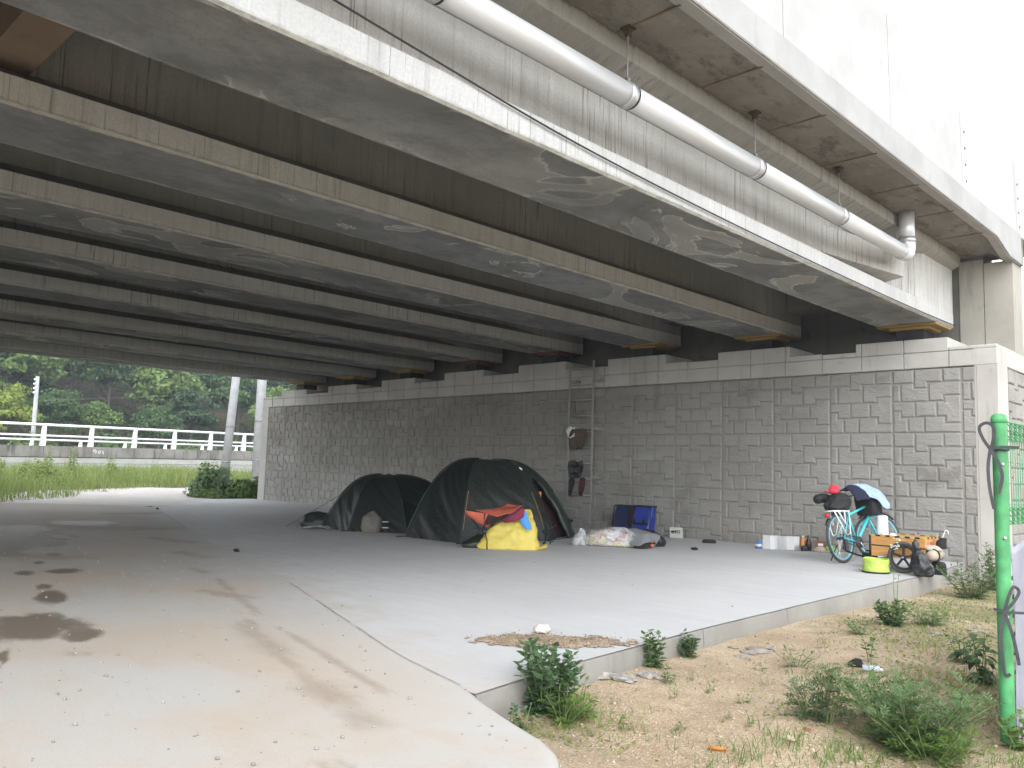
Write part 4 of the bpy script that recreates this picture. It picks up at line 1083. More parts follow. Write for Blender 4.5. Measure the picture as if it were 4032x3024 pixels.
# small tent behind it
cor2 = [(-14.0, 9.2), (-13.1, 9.2), (-12.2, 9.85), (-11.95, 11.3), (-13.3, 12.0), (-14.3, 11.0)]
rdg2 = [(-13.5, 10.2), (-13.42, 10.15), (-13.25, 10.2), (-13.2, 10.35), (-13.3, 10.45), (-13.5, 10.35)]
small, sat_, sarc = tent('dome_tent', 'smaller dark green dome tent standing behind the larger one', cor2, rdg2, 1.05, [MT['tentg'], MT['tentd'], MT['tentd'], MT['tentd'], MT['tentd'], MT['tentg']], None, 5, .035)
wchild(MB().tube([sat_(0, .0, 16, .02), Vector((-14.5, 8.75, .01))], .005, 5).build('guy_line', MT['polegreen']), small)
for k_, z_ in ((14, .0), (17, .0)):
    q = sat_(1, .55, k_+11, .012); wchild(MB().tube([q, q + Vector((.13, .075, .003))], .010, 5).build('white_logo_tag', MT['whitepaint']), small)
def blob(name, label, cat, o, sections, mat, n=28, e=2.4, wr=.012, sc=9, seed=0, steps=5, group=None, parent=None):
    fr, rz = vframe(o); V, F = loft_v(sections, n, e, steps, wr, sc, seed)
    ob = mesh_obj(name, [fr(v.x, v.y, max(v.z, .002) if o[2] < .05 else v.z) for v in V], F, mat, None, True)
    if parent is not None: wchild(ob, parent)
    else: tag(ob, label, cat, group)
    return ob
MT['pglass'] = None
def film(name, c, alpha=.5, rough=.25):
    t = NT(name); p = t.obj(); n1 = t.noise(p, 8, 5, .65)
    t.col(c).rough(rough); t.b.inputs['Specular IOR Level'].default_value = .6
    t.nrm(t.bump(n1, .8, .05))
    tr = t.n('BsdfTransparent'); ms = t.n('MixShader'); t.put(ms.inputs[0], t.mr(n1, .35, .65, alpha-.2, alpha+.25))
    t.L(tr.outputs[0], ms.inputs[1]); t.L(t.b.outputs[0], ms.inputs[2]); t.L(ms.outputs[0], t.o.inputs['Surface']); return t.m
MT['film'] = film('clear_plastic_film', (.62, .63, .64), .42); MT['film2'] = film('cloudy_plastic_film', (.55, .56, .56), .6)
MT['beige'] = fabric('beige_sack', (.32, .27, .215), .85); MT['stuffbag'] = fabric('pale_grey_sack', (.13, .12, .105), .85)
blob('tied_sack', 'pale tied sack leaning on the smaller tent', 'sack', (-12.72, 9.45, 0), [(0, 0, 0, .17, .13), (.10, 0, .01, .19, .15), (.26, 0, .02, .17, .13), (.36, 0, .03, .06, .05), (.38, 0, .03, .02, .02)], MT['stuffbag'], wr=.02)
blob('dark_sack', 'dark green sack lying at the left foot of the smaller tent', 'sack', (-14.2, 9.2, 0), [(0, 0, 0, .26, .16), (.10, 0, .02, .28, .18), (.24, .02, .04, .22, .14), (.30, .03, .04, .05, .05)], MT['tentd'], wr=.02)
fr, _ = vframe((-13.7, 9.0, 0))
o = cloth('plastic_sheet', [[fr(-.35, 0, .015), fr(-.1, -.06, .05), fr(.15, -.03, .02), fr(.35, .02, .015)], [fr(-.32, .15, .02), fr(-.08, .12, .08), fr(.15, .13, .04), fr(.36, .14, .015)], [fr(-.3, .3, .02), fr(0, .3, .03), fr(.2, .3, .03), fr(.35, .3, .015)]], MT['film2'], None, 5, .003, .02, 9, 4)
tag(o, 'crumpled clear plastic sheet on the floor before the smaller tent', 'plastic sheet')
blob('stuff_sack', 'dark green stuff sack beside the yellow cover', 'sack', (-9.62, 9.15, 0), [(0, -.02, .0, .19, .12), (.06, -.02, .0, .20, .13), (.13, .05, .02, .15, .10), (.20, .09, .04, .06, .05)], MT['tentg'], wr=.018, seed=9)

# yellow cover draped over gear
CO = (-9.29, 9.08, 0); fr, rzc = vframe(CO)
blob('yellow_cover', 'yellow coated cover draped over gear before the big tent', 'cover', CO,
     [(0, .325, .30, .475, .28), (.05, .325, .30, .478, .285), (.13, .34, .30, .445, .26), (.27, .375, .30, .385, .22), (.38, .42, .29, .315, .18), (.455, .47, .28, .235, .13), (.50, .56, .28, .135, .09), (.57, .595, .28, .075, .06), (.61, .605, .28, .03, .035)], MT['yellow'], 72, 4.2, .034, 5.0, 2, 8)
o = cloth('cover_tail', [[fr(.76, .10, .01), fr(.84, .05, .03), fr(.92, .03, .05)], [fr(.76, .18, .03), fr(.85, .14, .07), fr(.92, .12, .10)], [fr(.76, .26, .02), fr(.84, .26, .03), fr(.90, .24, .03)]], MT['yellow'], None, 4, .004, .01, 14, 1); tag(o, 'loose yellow tail of cloth on the floor beside the yellow cover', 'cloth')
# maroon and blue cloths over it
o = cloth('maroon_cloth', [[fr(.18, .02, .47), fr(.32, .0, .53), fr(.46, .0, .60), fr(.54, .02, .655)], [fr(.22, -.02, .44), fr(.35, -.04, .48), fr(.46, -.03, .52), fr(.55, .0, .58)], [fr(.26, -.01, .42), fr(.38, -.02, .435), fr(.46, -.01, .46), fr(.54, .02, .51)]], MT['maroon'], None, 5, .02, .012, 10, 2); tag(o, 'maroon cloth hanging below the coral camp chair', 'cloth')
o = cloth('blue_cloth', [[fr(.51, .08, .61), fr(.55, .05, .60), fr(.57, .07, .58)], [fr(.49, .05, .50), fr(.55, .02, .50), fr(.60, .05, .48)], [fr(.52, .02, .40), fr(.58, -.01, .39), fr(.65, .02, .38)], [fr(.57, .0, .335), fr(.62, -.02, .32), fr(.665, .0, .325)]], MT['sky_blue'], None, 5, .03, .014, 12, 6); tag(o, 'sky blue cloth draped on the yellow cover', 'cloth')
# coral sling chair tipped forward
chair = thing('camp_chair', 'coral red sling camp chair with black tube legs', 'chair', CO)
seat = cloth('seat', [[fr(-.36, .02, .575), fr(-.10, -.05, .55), fr(.0, -.07, .545)], [fr(-.31, .05, .50), fr(-.16, -.02, .44), fr(-.045, -.09, .43)], [fr(-.24, .13, .46), fr(-.13, .06, .385), fr(-.035, -.05, .35)], [fr(-.10, .24, .44), fr(-.0, .18, .41), fr(.10, .05, .40)]], MT['orange'], None, 6, .006, .004, 8, 3); wchild(seat, chair)
bk = cloth('back_panel', [[fr(-.20, .16, .585), fr(.06, -.04, .52), fr(.14, -.09, .50)], [fr(.02, .22, .60), fr(.16, .06, .585), fr(.26, -.08, .545)], [fr(.20, .26, .635), fr(.30, .10, .62), fr(.40, -.06, .575)], [fr(.30, .28, .69), fr(.44, .12, .675), fr(.535, -.02, .68)]], MT['orange'], None, 6, .006, .003, 8, 5); wchild(bk, chair)
wchild(MB().tube([fr(.25, .16, .652), fr(.26, .02, .632), fr(.40, .0, .642), fr(.47, .02, .672)], .005, 5).build('back_pocket_seam', MT['black']), chair)
ms = cloth('mesh_side', [[fr(-.03, -.06, .51), fr(.14, -.07, .50), fr(.30, -.06, .55)], [fr(-.02, -.03, .42), fr(.10, -.02, .42), fr(.24, -.02, .49)], [fr(.0, .0, .35), fr(.06, .03, .355), fr(.14, .02, .42)]], fabric('dark_mesh', (.03, .016, .016), .9), None, 5, .004, .004); wchild(ms, chair)
def ctube(name, pts, r_=.008): wchild(MB().tube([fr(*p) for p in pts], r_, 7).build(name, MT['blackmetal'], None, True), chair)
hub = (-.05, -.08, .275)
ctube('leg', [hub, (-.005, -.10, .15), (.0, -.10, .005)], .011); ctube('leg', [(-.03, .0, .30), (-.20, .0, .29), (-.415, -.06, .20)], .007)
ctube('leg', [(-.12, .28, .275), (-.20, .34, .12), (-.215, .36, .006)], .010); ctube('upright', [hub, (-.055, -.08, .45), (-.05, -.07, .545)], .012)
ctube('upright', [hub, (.10, -.12, .38), (.40, -.10, .585), (.53, -.03, .675)], .007); ctube('frame_bar', [hub, (-.12, .28, .275)], .009)
ctube('upright', [(-.12, .28, .275), (-.30, .15, .50), (-.36, .03, .575)], .007); ctube('upright', [(-.12, .28, .275), (.10, .30, .48), (.30, .28, .69)], .007)
wchild(MB().lathe([(.0, .035), (.03, .03), (.036, 0), (.03, -.03), (0, -.035)], fr(*hub), 10).build('hub', MT['blackmetal'], None, True), chair)
# folded tripod stool frame to the right
CO2 = (-9.42, 10.52, 0); fr2, _ = vframe(CO2); stool = thing('stool_frame', 'folded black tripod stool frame right of the yellow cover', 'stool', CO2)
for pts in ([(-.02, .1, .53), (.06, .06, .30), (.11, .02, .005)], [(.11, .02, .20), (-.02, -.02, .02)], [(-.04, .06, .20), (.07, .04, .255), (.20, .02, .33)], [(.06, .06, .30), (.03, .12, .1), (.0, .16, .006)]):
    wchild(MB().tube([fr2(*p) for p in pts], .010, 6).build('leg', MT['blackmetal'], None, True), stool)

# ------------------------------------------------------------------ gear by the wall
# panniers
PB = (-10.72, 14.02, 0); frp = lambda R_, A_, Z_: Vector((PB[0] + R_, PB[1] + A_, Z_))
MT['navy'] = fabric('navy_tarpaulin', (.010, .018, .085), .45, 40, .5); MT['bluetarp'] = fabric('glossy_blue_tarpaulin', (.018, .036, .25), .28, 30, .6)
def pannier(label, R0, R1, A0_, H, mat, straps, tilt):
    g = thing('pannier', label, 'pannier', tuple(frp((R0+R1)/2, A0_, 0)), 'blue panniers against the wall')
    V, F = loft_v([(0, 0, 0, (R1-R0)/2*.96, .09), (.04, 0, 0, (R1-R0)/2, .11), (H*.6, 0, .02, (R1-R0)/2, .11), (H*.93, 0, .03, (R1-R0)/2*.98, .09), (H, 0, .03, (R1-R0)/2*.95, .06)], 40, 7, 5, .008, 7, int(R0*50))
    f_ = lambda v: frp((R0+R1)/2 + v.x + tilt*v.z, A0_ + v.y + v.z*.12, v.z + .003)
    wchild(mesh_obj('bag_body', [f_(v) for v in V], F, mat, None, True), g)
    hw = (R1-R0)/2
    for zz, r_ in ((H, .012), ):
        pts = [f_(Vector((x_, y_, zz))) for x_, y_ in ((-hw, -.07), (hw, -.07), (hw, .10), (-hw, .10), (-hw, -.07))]; wchild(MB().tube(pts, .014, 6).build('top_binding', MT['black']), g)
    for x_ in (-hw, hw):
        wchild(MB().tube([f_(Vector((x_, -.085, .02))), f_(Vector((x_, -.085, H)))], .012, 6).build('side_binding', MT['black']), g)
    if straps:
        wchild(MB().obox(f_(Vector((0, -.135, H*.40))), frp(hw*.98, 0, 0) - frp(0, 0, 0), (0, 0, .018), frp(0, .006, 0) - frp(0, 0, 0)).build('strap', MT['black']), g)
        for x_ in (-hw*.55, hw*.5): wchild(MB().obox(f_(Vector((x_, -.142, H*.46))), frp(.022, 0, 0) - frp(0, 0, 0), (0, 0, .05), frp(0, .006, 0) - frp(0, 0, 0)).build('buckle', MT['black']), g)
    return g
pannier('dark navy pannier standing against the abutment wall', .0, .43, .10, .56, MT['navy'], False, .06)
pannier('glossy bright blue pannier with black strap against the wall', .52, .96, .06, .575, MT['bluetarp'], True, .02)
blob('black_bag', 'black bag wedged between the two blue panniers', 'bag', tuple(frp(.46, .10, 0)), [(0, 0, 0, .09, .06), (.1, 0, 0, .095, .06), (.4, 0, .02, .085, .05), (.53, .0, .03, .06, .04)], MT['black'], seed=3)
# clear bags of rubbish
GO = (-8.55, 11.35, 0)
KR = thing('rubbish_bag', 'clear plastic bag stuffed with cardboard and packaging', 'bag', GO)
frg, rzg = vframe(GO)
V, F = loft_v([(0, -.05, .16, .50, .20), (.05, -.05, .16, .54, .24), (.16, -.03, .18, .50, .22), (.26, -.02, .2, .36, .16), (.315, 0, .2, .14, .08)], 44, 2.6, 6, .035, 5, 4)
wchild(mesh_obj('plastic_skin', [frg(v.x, v.y, max(.003, v.z)) for v in V], F, MT['film'], None, True), KR)
def gb(name, R_, A_, Z_, sx, sy, sz, mat, ang=0, tip=0):
    rx = frg(math.cos(ang), math.sin(ang), 0) - frg(0, 0, 0); ry = frg(-math.sin(ang), math.cos(ang), 0) - frg(0, 0, 0); rz_ = Vector((0, 0, 1)); q = Matrix.Rotation(tip, 3, ry); 
    return wchild(MB().obox(frg(R_, A_, Z_), q @ rx*sx, ry*sy, q @ rz_*sz).build(name, mat), KR)
MT['card'] = plain('brown_cardboard', (.33, .25, .135), .85); MT['cardy'] = plain('pale_yellow_card', (.55, .47, .25), .8); MT['whitecard'] = plain('white_card', (.62, .62, .63), .6); MT['orangecard'] = plain('orange_wrapper', (.55, .19, .10), .6)
gb('carton', -.34, .10, .11, .12, .08, .085, MT['card'], .2, .1); gb('carton', -.24, .06, .10, .05, .05, .06, MT['cardy'], .5, .4); gb('wrapper', -.06, .10, .15, .12, .06, .05, MT['whitecard'], .3, .4)
gb('wrapper', .02, .05, .10, .05, .03, .03, MT['orangecard'], .8, .3); gb('carton', .20, .08, .14, .12, .07, .035, MT['orangecard'], -.1, .55); gb('carton', .08, .05, .05, .24, .07, .03, MT['cardy'], .05, 0); gb('wrapper', -.22, .22, .22, .10, .06, .03, MT['orangecard'], .1, -.2); gb('wrapper', .05, .2, .2, .16, .05, .03, MT['whitecard'], .1, .2)
blob('plastic_bag', 'small empty clear plastic bag left of the stuffed bag', 'bag', tuple(frg(-.62, .1, 0)), [(0, 0, 0, .12, .10), (.08, 0, 0, .13, .11), (.2, .02, .02, .07, .06), (.28, .03, .03, .02, .02)], MT['film2'], wr=.03, seed=6)
MT['greytarp'] = fabric('grey_rain_jacket', (.15, .155, .165), .5, 30, .4)
o = cloth('grey_jacket', [[frg(.22, -.08, .05), frg(.42, -.12, .03), frg(.62, -.02, .04)], [frg(.16, .06, .20), frg(.42, .02, .19), frg(.70, .10, .14)], [frg(.20, .25, .30), frg(.46, .22, .28), frg(.72, .24, .20)], [frg(.28, .42, .20), frg(.50, .42, .18), frg(.75, .40, .06)]], MT['greytarp'], None, 7, .012, .03, 6, 8); tag(o, 'crumpled grey rain jacket lying over the rubbish bag end', 'jacket')
blob('black_rucksack', 'slumped black rucksack behind the grey jacket', 'rucksack', tuple(frg(.56, .55, 0)), [(0, 0, 0, .26, .14), (.10, 0, 0, .27, .15), (.19, -.02, .02, .20, .13), (.25, -.04, .03, .12, .08), (.28, -.04, .03, .03, .03)], MT['black'], seed=8, wr=.025)
o = cloth('black_strap_bag', [[frg(.28, -.14, .012), frg(.44, -.16, .012), frg(.56, -.10, .04)], [frg(.30, -.06, .06), frg(.46, -.08, .08), frg(.60, -.04, .12)], [frg(.34, .0, .03), frg(.48, .02, .05), frg(.66, .02, .06)]], MT['black'], None, 5, .02, .012, 9, 2); tag(o, 'flat black waist bag on the floor under the grey jacket', 'bag')
MT['redor'] = plain('red_orange_plastic', (.58, .09, .04), .4)
fq = thing('buckle_end', 'small red orange buckle end lying by the black waist bag', 'buckle', tuple(frg(.575, -.12, 0)))
wchild(MB().tube([frg(.57, -.12, .03), frg(.57, -.115, .085)], .018, 8).build('lower_body', MT['redor'], None, True), fq); wchild(MB().tube([frg(.575, -.11, .10), frg(.58, -.105, .135)], .018, 8).build('upper_body', MT['redor'], None, True), fq)
# printed carton against the wall
PS = (-9.20, 14.12, 0); frs, _ = vframe(PS)
pc = thing('printed_carton', 'pale printed carton with black lettering against the wall', 'carton', PS)
wchild(MB().obox(frs(0, .06, .105), frs(.125, .0, 0)-frs(0, 0, 0), frs(0, .05, 0)-frs(0, 0, 0), (0, 0, .10)).build('carton_body', plain('pale_carton', (.42, .42, .38), .8)), pc)
MT['ink'] = plain('black_ink', (.012, .012, .012), .7)
m = MB()
def inkbox(r0, r1, z0, z1): m.obox(frs((r0+r1)/2, .008, (z0+z1)/2), frs((r1-r0)/2, 0, 0)-frs(0, 0, 0), frs(0, .001, 0)-frs(0, 0, 0), (0, 0, (z1-z0)/2))
inkbox(-.10, -.035, .10, .145); inkbox(-.03, .0, .105, .15); inkbox(-.03, .02, .14, .15); inkbox(.005, .015, .105, .135); inkbox(.022, .034, .105, .155); inkbox(.062, .072, .105, .155); inkbox(.034, .062, .105, .116); inkbox(.034, .062, .144, .155)
for k in range(9): inkbox(-.085 + k*.018, -.073 + k*.018, .080, .090)
wchild(m.build('black_lettering', MT['ink']), pc)
blob('black_case', 'small flat black case alone on the floor by the wall', 'case', (-8.25, 13.75, 0), [(0, 0, 0, .12, .07), (.03, 0, 0, .125, .075), (.06, 0, 0, .10, .06)], MT['black'], e=4, wr=.006)
o = cloth('sandal', [[Vector((-12.15, 13.9, .01)), Vector((-12.0, 14.02, .01))], [Vector((-12.08, 13.98, .1)), Vector((-11.95, 14.08, .1))], [Vector((-12.02, 14.15, .19)), Vector((-11.9, 14.22, .18))]], MT['black'], None, 5, .06, .01); tag(o, 'black sandal propped against the wall by the big tent', 'sandal')
# foil windscreen
FO = (-6.95, 13.62, 0); frf, _ = vframe(FO); ws = thing('foil_windscreen', 'folding silver foil windscreen standing near the wall', 'windscreen', FO)
t = NT('brushed_foil'); t.col((.60, .61, .62)).rough(t.mr(t.noise(t.obj(), 6, 2), .3, .7, .34, .42)); t.b.inputs['Metallic'].default_value = .6; MT['foil'] = t.m
zz = [(-.15, .05), (-.03, .0), (.10, .08), (.16, .0), (.25, .10), (.36, .06), (.45, .12)]
for k, (a, b) in enumerate(zip(zz, zz[1:])):
    P = [frf(a[0], a[1], .004), frf(b[0], b[1], .004), frf(b[0], b[1], .235), frf(a[0], a[1], .235)]
    nn = (P[1]-P[0]).cross(Vector((0, 0, 1))).normalized()*.003
    wchild(MB().prism([P[0]+Vector((0,0,0)), P[1], P[2], P[3]], nn).build('panel', MT['foil']), ws)
cb = thing('gas_canister', 'small blue gas canister left of the foil windscreen', 'canister', tuple(frf(-.22, .05, 0)))
wchild(MB().lathe([(0, 0), (.05, 0), (.055, .01), (.055, .085), (.035, .115), (.015, .12), (.015, .14), (0, .14)], frf(-.22, .05, .002), 20).build('can', plain('blue_can', (.02, .17, .42), .35), None, True), cb)
wchild(MB().lathe([(.0555, .035), (.0565, .035), (.0565, .075), (.0555, .075)], frf(-.22, .05, .002), 20).build('label_band', MT['whitecard'], None, True), cb)
def bottle(label, o, prof, mat, capm, capz, capr, lab=None):
    g = thing('bottle', label, 'bottle', o, 'bottles by the wall'); wchild(MB().lathe(prof, o, 20).build('bottle_body', mat, None, True), g)
    wchild(MB().lathe([(0, capz), (capr, capz), (capr, capz-.035), (0, capz-.035)], o, 14).build('cap', capm, None, True), g)
    if lab: wchild(MB().lathe([(lab[0], lab[1]), (lab[0]+.002, lab[1]), (lab[0]+.002, lab[2]), (lab[0], lab[2])], o, 20).build('label_band', lab[3], None, True), g)
BO = (-6.50, 13.95, .002); frb, _ = vframe(BO)
bottle('orange juice bottle with white cap beside the brown bottle', tuple(frb(-.04, .06, .002)), [(0, 0), (.042, 0), (.045, .02), (.045, .17), (.03, .20), (.02, .22), (0, .22)], plain('orange_plastic', (.55, .22, .06), .3), MT['whitecard'], .245, .022)
bottle('dark brown glass bottle in front of the wall', tuple(frb(.045, .0, .002)), [(0, 0), (.045, 0), (.048, .015), (.048, .15), (.03, .19), (.016, .21), (.015, .255), (0, .255)], plain('brown_glass', (.035, .016, .008), .12), plain('brown_cap', (.06, .03, .015), .4), .265, .018, (.0475, .04, .12, MT['ink']))
blob('dark_pot', 'small black pot in front of the bottles', 'pot', tuple(frb(-.02, -.06, .002)), [(0, 0, 0, .055, .055), (.01, 0, 0, .06, .06), (.07, 0, 0, .062, .062), (.085, 0, 0, .05, .05)], MT['blackmetal'], e=2, wr=0)
bk_ = thing('wooden_box', 'small brown wooden box with white label by the wall', 'box', tuple(frb(.24, .08, 0)))
wchild(MB().obox(frb(.24, .08, .085), frb(.085, 0, 0)-frb(0, 0, .002-.002), frb(0, .05, 0)-frb(0, 0, 0), (0, 0, .085)).build('box_body', plain('brown_wood', (.16, .075, .035), .7)), bk_)
wchild(MB().obox(frb(.24, .028, .115), frb(.04, 0, 0)-frb(0, 0, 0), frb(0, .002, 0)-frb(0, 0, 0), (0, 0, .02)).build('label_patch', MT['whitecard']), bk_)
blob('bread_bag', 'beige paper bag of food at the wall foot', 'bag', tuple(frb(.23, -.05, .002)), [(0, 0, 0, .11, .05), (.03, 0, 0, .115, .055), (.07, .01, 0, .08, .04), (.09, .02, 0, .03, .02)], MT['beige'], wr=.012)
MT['leafpack'] = plain('leafy_green_packet', (.20, .30, .10), .5, 0, .6, 30)
blob('vegetable_bag', 'bag of green vegetables behind the bicycle wheel', 'bag', tuple(frb(.41, -.04, .002)), [(0, 0, 0, .10, .06), (.04, 0, 0, .11, .07), (.09, .0, 0, .08, .05), (.12, .01, 0, .03, .02)], MT['leafpack'], wr=.02)

# ------------------------------------------------------------------ ladder and hung rags
lad = thing('wall_ladder', 'grey steel ladder fixed to the abutment wall behind the tents', 'ladder', (-11.75, 14.28, .8))
MT['ladgrey'] = plain('ladder_steel', (.29, .29, .28), .5, .3)
YL = 14.24
for x, z1 in ((-12.10, 3.50), (-11.43, 3.66)): wchild(MB().box(x-.022, x+.022, YL-.012, YL+.012, .62, z1).build('rail', MT['ladgrey']), lad)
for z in np.arange(3.485, .7, -.345): wchild(MB().tube([(-12.10, YL, z), (-11.43, YL, z)], .013, 8).build('rung', MT['ladgrey'], None, True), lad)
for z in (3.22, 2.17, 1.12):
    for x in (-12.0, -11.33): wchild(MB().box(x-.07, x+.09, YL-.01, 14.41, z-.03, z+.03).build('bracket', MT['ladgrey']), lad)
def hung(name, label, cat, x0, x1, z0, z1, mat, seed, wr=.03, y=YL-.05):
    o = cloth(name, [[Vector((lerp(x0, x1, j/3) + .03*math.sin(seed+j*2+i), y - .03*math.sin(i*1.7+j) - .02*i, lerp(z1, z0, i/3) + .02*math.sin(j*3+seed))) for j in range(4)] for i in range(4)], mat, None, 6, .02, wr, 7, seed); tag(o, label, cat); return o
hung('brown_rag', 'brown rag hung over a middle ladder rung', 'rag', -11.98, -11.56, 1.72, 2.16, fabric('brown_cloth', (.075, .052, .038), .9), 3)
hung('black_plastic_bag', 'shiny black plastic bag hung on the lower ladder rung', 'bag', -12.02, -11.62, 1.12, 1.46, plain('glossy_black_plastic', (.02, .021, .022), .2, 0, .2, 20, .6), 5, .04)
hung('dark_belt', 'dark narrow strap dangling from the ladder below the black bag', 'strap', -11.98, -11.90, .72, 1.12, MT['black'], 7, .015)
hung('red_cloth', 'dark red narrow cloth hanging low on the ladder', 'cloth', -11.68, -11.57, .72, 1.10, fabric('dark_red_cloth', (.06, .018, .016), .9), 9, .015)
hung('sun_hat', 'pale sun hat hooked on the ladder rail beside the brown rag', 'hat', -12.07, -11.86, 1.98, 2.20, MT['whitecard'], 11, .02)
# ------------------------------------------------------------------ bicycle (built along +x, then leaned and turned)
MT['turq'] = plain('turquoise_paint', (.05, .46, .52), .3, .1, .05); MT['tyre'] = plain('dusty_tyre_rubber', (.055, .055, .057), .8, 0, .25, 30, .3); MT['rimblue'] = plain('turquoise_rim', (.15, .42, .50), .4)
MT['whitemetal'] = plain('white_painted_metal', (.75, .75, .76), .4); MT['alloy'] = plain('alloy', (.42, .42, .43), .35, .8); MT['redlens'] = plain('red_lens', (.55, .02, .02), .25); MT['redcloth'] = fabric('red_cloth', (.62, .035, .06), .7); MT['paleblue'] = fabric('pale_blue_towel', (.27, .36, .50), .9)
bike = thing('bicycle', 'turquoise touring bicycle with white rear rack parked at the wall', 'bicycle', (-5.22, 12.46, 0))
hd = math.atan2(1.0, .13); bike.rotation_euler = (Matrix.Rotation(hd, 4, 'Z') @ Matrix.Rotation(rad(-8), 4, 'X')).to_euler()
WR = .362
def wheel(parent, c, R_=WR, turn=0.0, rim=MT['rimblue'], name='wheel'):
    g = bpy.data.objects.new(name, None); COL.objects.link(g); g.parent = parent; g.location = c; g.rotation_euler = (0, 0, turn)
    ring = lambda r_, n=48: [(r_*math.cos(2*math.pi*k/n), 0, r_*math.sin(2*math.pi*k/n)) for k in range(n)]
    MB().tube(ring(R_-.022), .022, 10, closed=True).build('tyre', MT['tyre'], g, True); MB().tube(ring(R_-.052), .013, 8, closed=True).build('rim', rim, g, True)
    m = MB()
    for k in range(28):
        a = 2*math.pi*k/28; b = a + (.28 if k % 2 else -.28); m.tube([(.022*math.cos(b), (.03 if k % 4 < 2 else -.03), .022*math.sin(b)), ((R_-.055)*math.cos(a), 0, (R_-.055)*math.sin(a))], .0016, 4)
    m.build('spokes', MT['alloy'], g); MB().tube([(0, -.055, 0), (0, .055, 0)], .020, 10).build('hub', MT['blackmetal'], g, True); return g
wheel(bike, (0, 0, WR)); FH = Vector((1.06, 0, WR)); wheel(bike, FH, turn=rad(-38), name='wheel')
def bt(name, pts, r_, mat, n=10): return MB().tube(pts, r_, n).build(name, mat, bike, True)
BB = Vector((.44, 0, .29)); ST = Vector((.27, 0, .78)); HT = Vector((.86, 0, .90)); HB = Vector((.91, 0, .70))
bt('seat_tube', [BB, ST], .018, MT['turq']); bt('down_tube', [BB, HB], .024, MT['turq']); bt('top_tube', [Vector((.30, 0, .70)), HT - Vector((-.01, 0, .06))], .020, MT['turq']); bt('head_tube', [HB, HT], .024, MT['turq'])
for s_ in (-1, 1):
    bt('chain_stay', [BB + Vector((0, s_*.03, 0)), Vector((.0, s_*.065, WR))], .012, MT['turq'], 8); bt('seat_stay', [Vector((.285, s_*.02, .72)), Vector((0, s_*.065, WR))], .010, MT['turq'], 8)
ca, sa = math.cos(rad(-38)), math.sin(rad(-38))
def steer(p): d = Vector(p) - FH; return FH + Vector((d.x*ca - d.y*sa, d.x*sa + d.y*ca, d.z))
for s_ in (-1, 1): bt('fork_leg', [steer((.925, s_*.05, .69)), steer((.98, s_*.06, .55)), steer((1.05, s_*.06, WR))], .013, MT['turq'], 8)
bt('seat_post', [ST, Vector((.24, 0, .92))], .014, MT['alloy'])
sv, sf = loft_v([(.90, .22, 0, .12, .06), (.93, .22, 0, .14, .075), (.955, .20, 0, .13, .07), (.965, .19, 0, .08, .04)], 20, 2.2, 4); mesh_obj('saddle', sv, sf, MT['black'], bike, True)
bt('handlebar', [steer((.80, .30, 1.02)), steer((.86, .22, 1.03)), steer((.88, 0, 1.0)), steer((.86, -.22, 1.03)), steer((.80, -.30, 1.02))], .013, MT['blackmetal']); bt('stem', [HT, steer((.88, 0, 1.0))], .016, MT['blackmetal'])
m = MB().lathe([(.0, -.004), (.085, -.004), (.09, 0), (.085, .004), (0, .004)], BB + Vector((0, -.05, 0)), 24, 'y'); m.build('chainring', MT['blackmetal'], bike, True)
bt('crank', [BB + Vector((0, -.06, 0)), BB + Vector((.10, -.075, -.13))], .010, MT['alloy'], 6); bt('crank', [BB + Vector((0, .06, 0)), BB + Vector((-.10, .075, .13))], .010, MT['alloy'], 6)
MB().box(.49, .59, -.17, -.085, .145, .17).build('pedal', MT['blackmetal'], bike); MB().box(.29, .39, .085, .17, .405, .43).build('pedal', MT['blackmetal'], bike)
bt('chain', [BB + Vector((0, -.05, .08)), Vector((0, -.05, WR+.04)), Vector((-.03, -.05, WR)), Vector((0, -.05, WR-.05)), BB + Vector((0, -.05, -.085))], .006, MT['blackmetal'], 5)
MB().box(-.03, .04, -.09, -.05, WR-.16, WR-.02).build('derailleur', MT['blackmetal'], bike)
def fender(c, a0, a1, R_, wd, fn=lambda p: p):
    V = []; F = []; n = 18
    for i in range(n+1):
        a = rad(lerp(a0, a1, i/n))
        for (dy, dr) in ((-wd, -.012), (-wd*.6, .004), (0, .01), (wd*.6, .004), (wd, -.012)): V.append(fn(c + Vector(((R_+dr)*math.cos(a), dy, (R_+dr)*math.sin(a)))))
    for i in range(n):
        for k in range(4): F.append((i*5+k, i*5+k+1, (i+1)*5+k+1, (i+1)*5+k))
    o = mesh_obj('mudguard', V, F, MT['blackmetal'], bike, True); md = o.modifiers.new('s', 'SOLIDIFY'); md.thickness = .003
fender(Vector((0, 0, WR)), 60, 150, WR+.025, .03); fender(FH, 40, 130, WR+.025, .03, steer)
bt('kickstand', [Vector((.03, .09, .27)), Vector((-.0, .20, .045))], .009, MT['blackmetal'], 6)
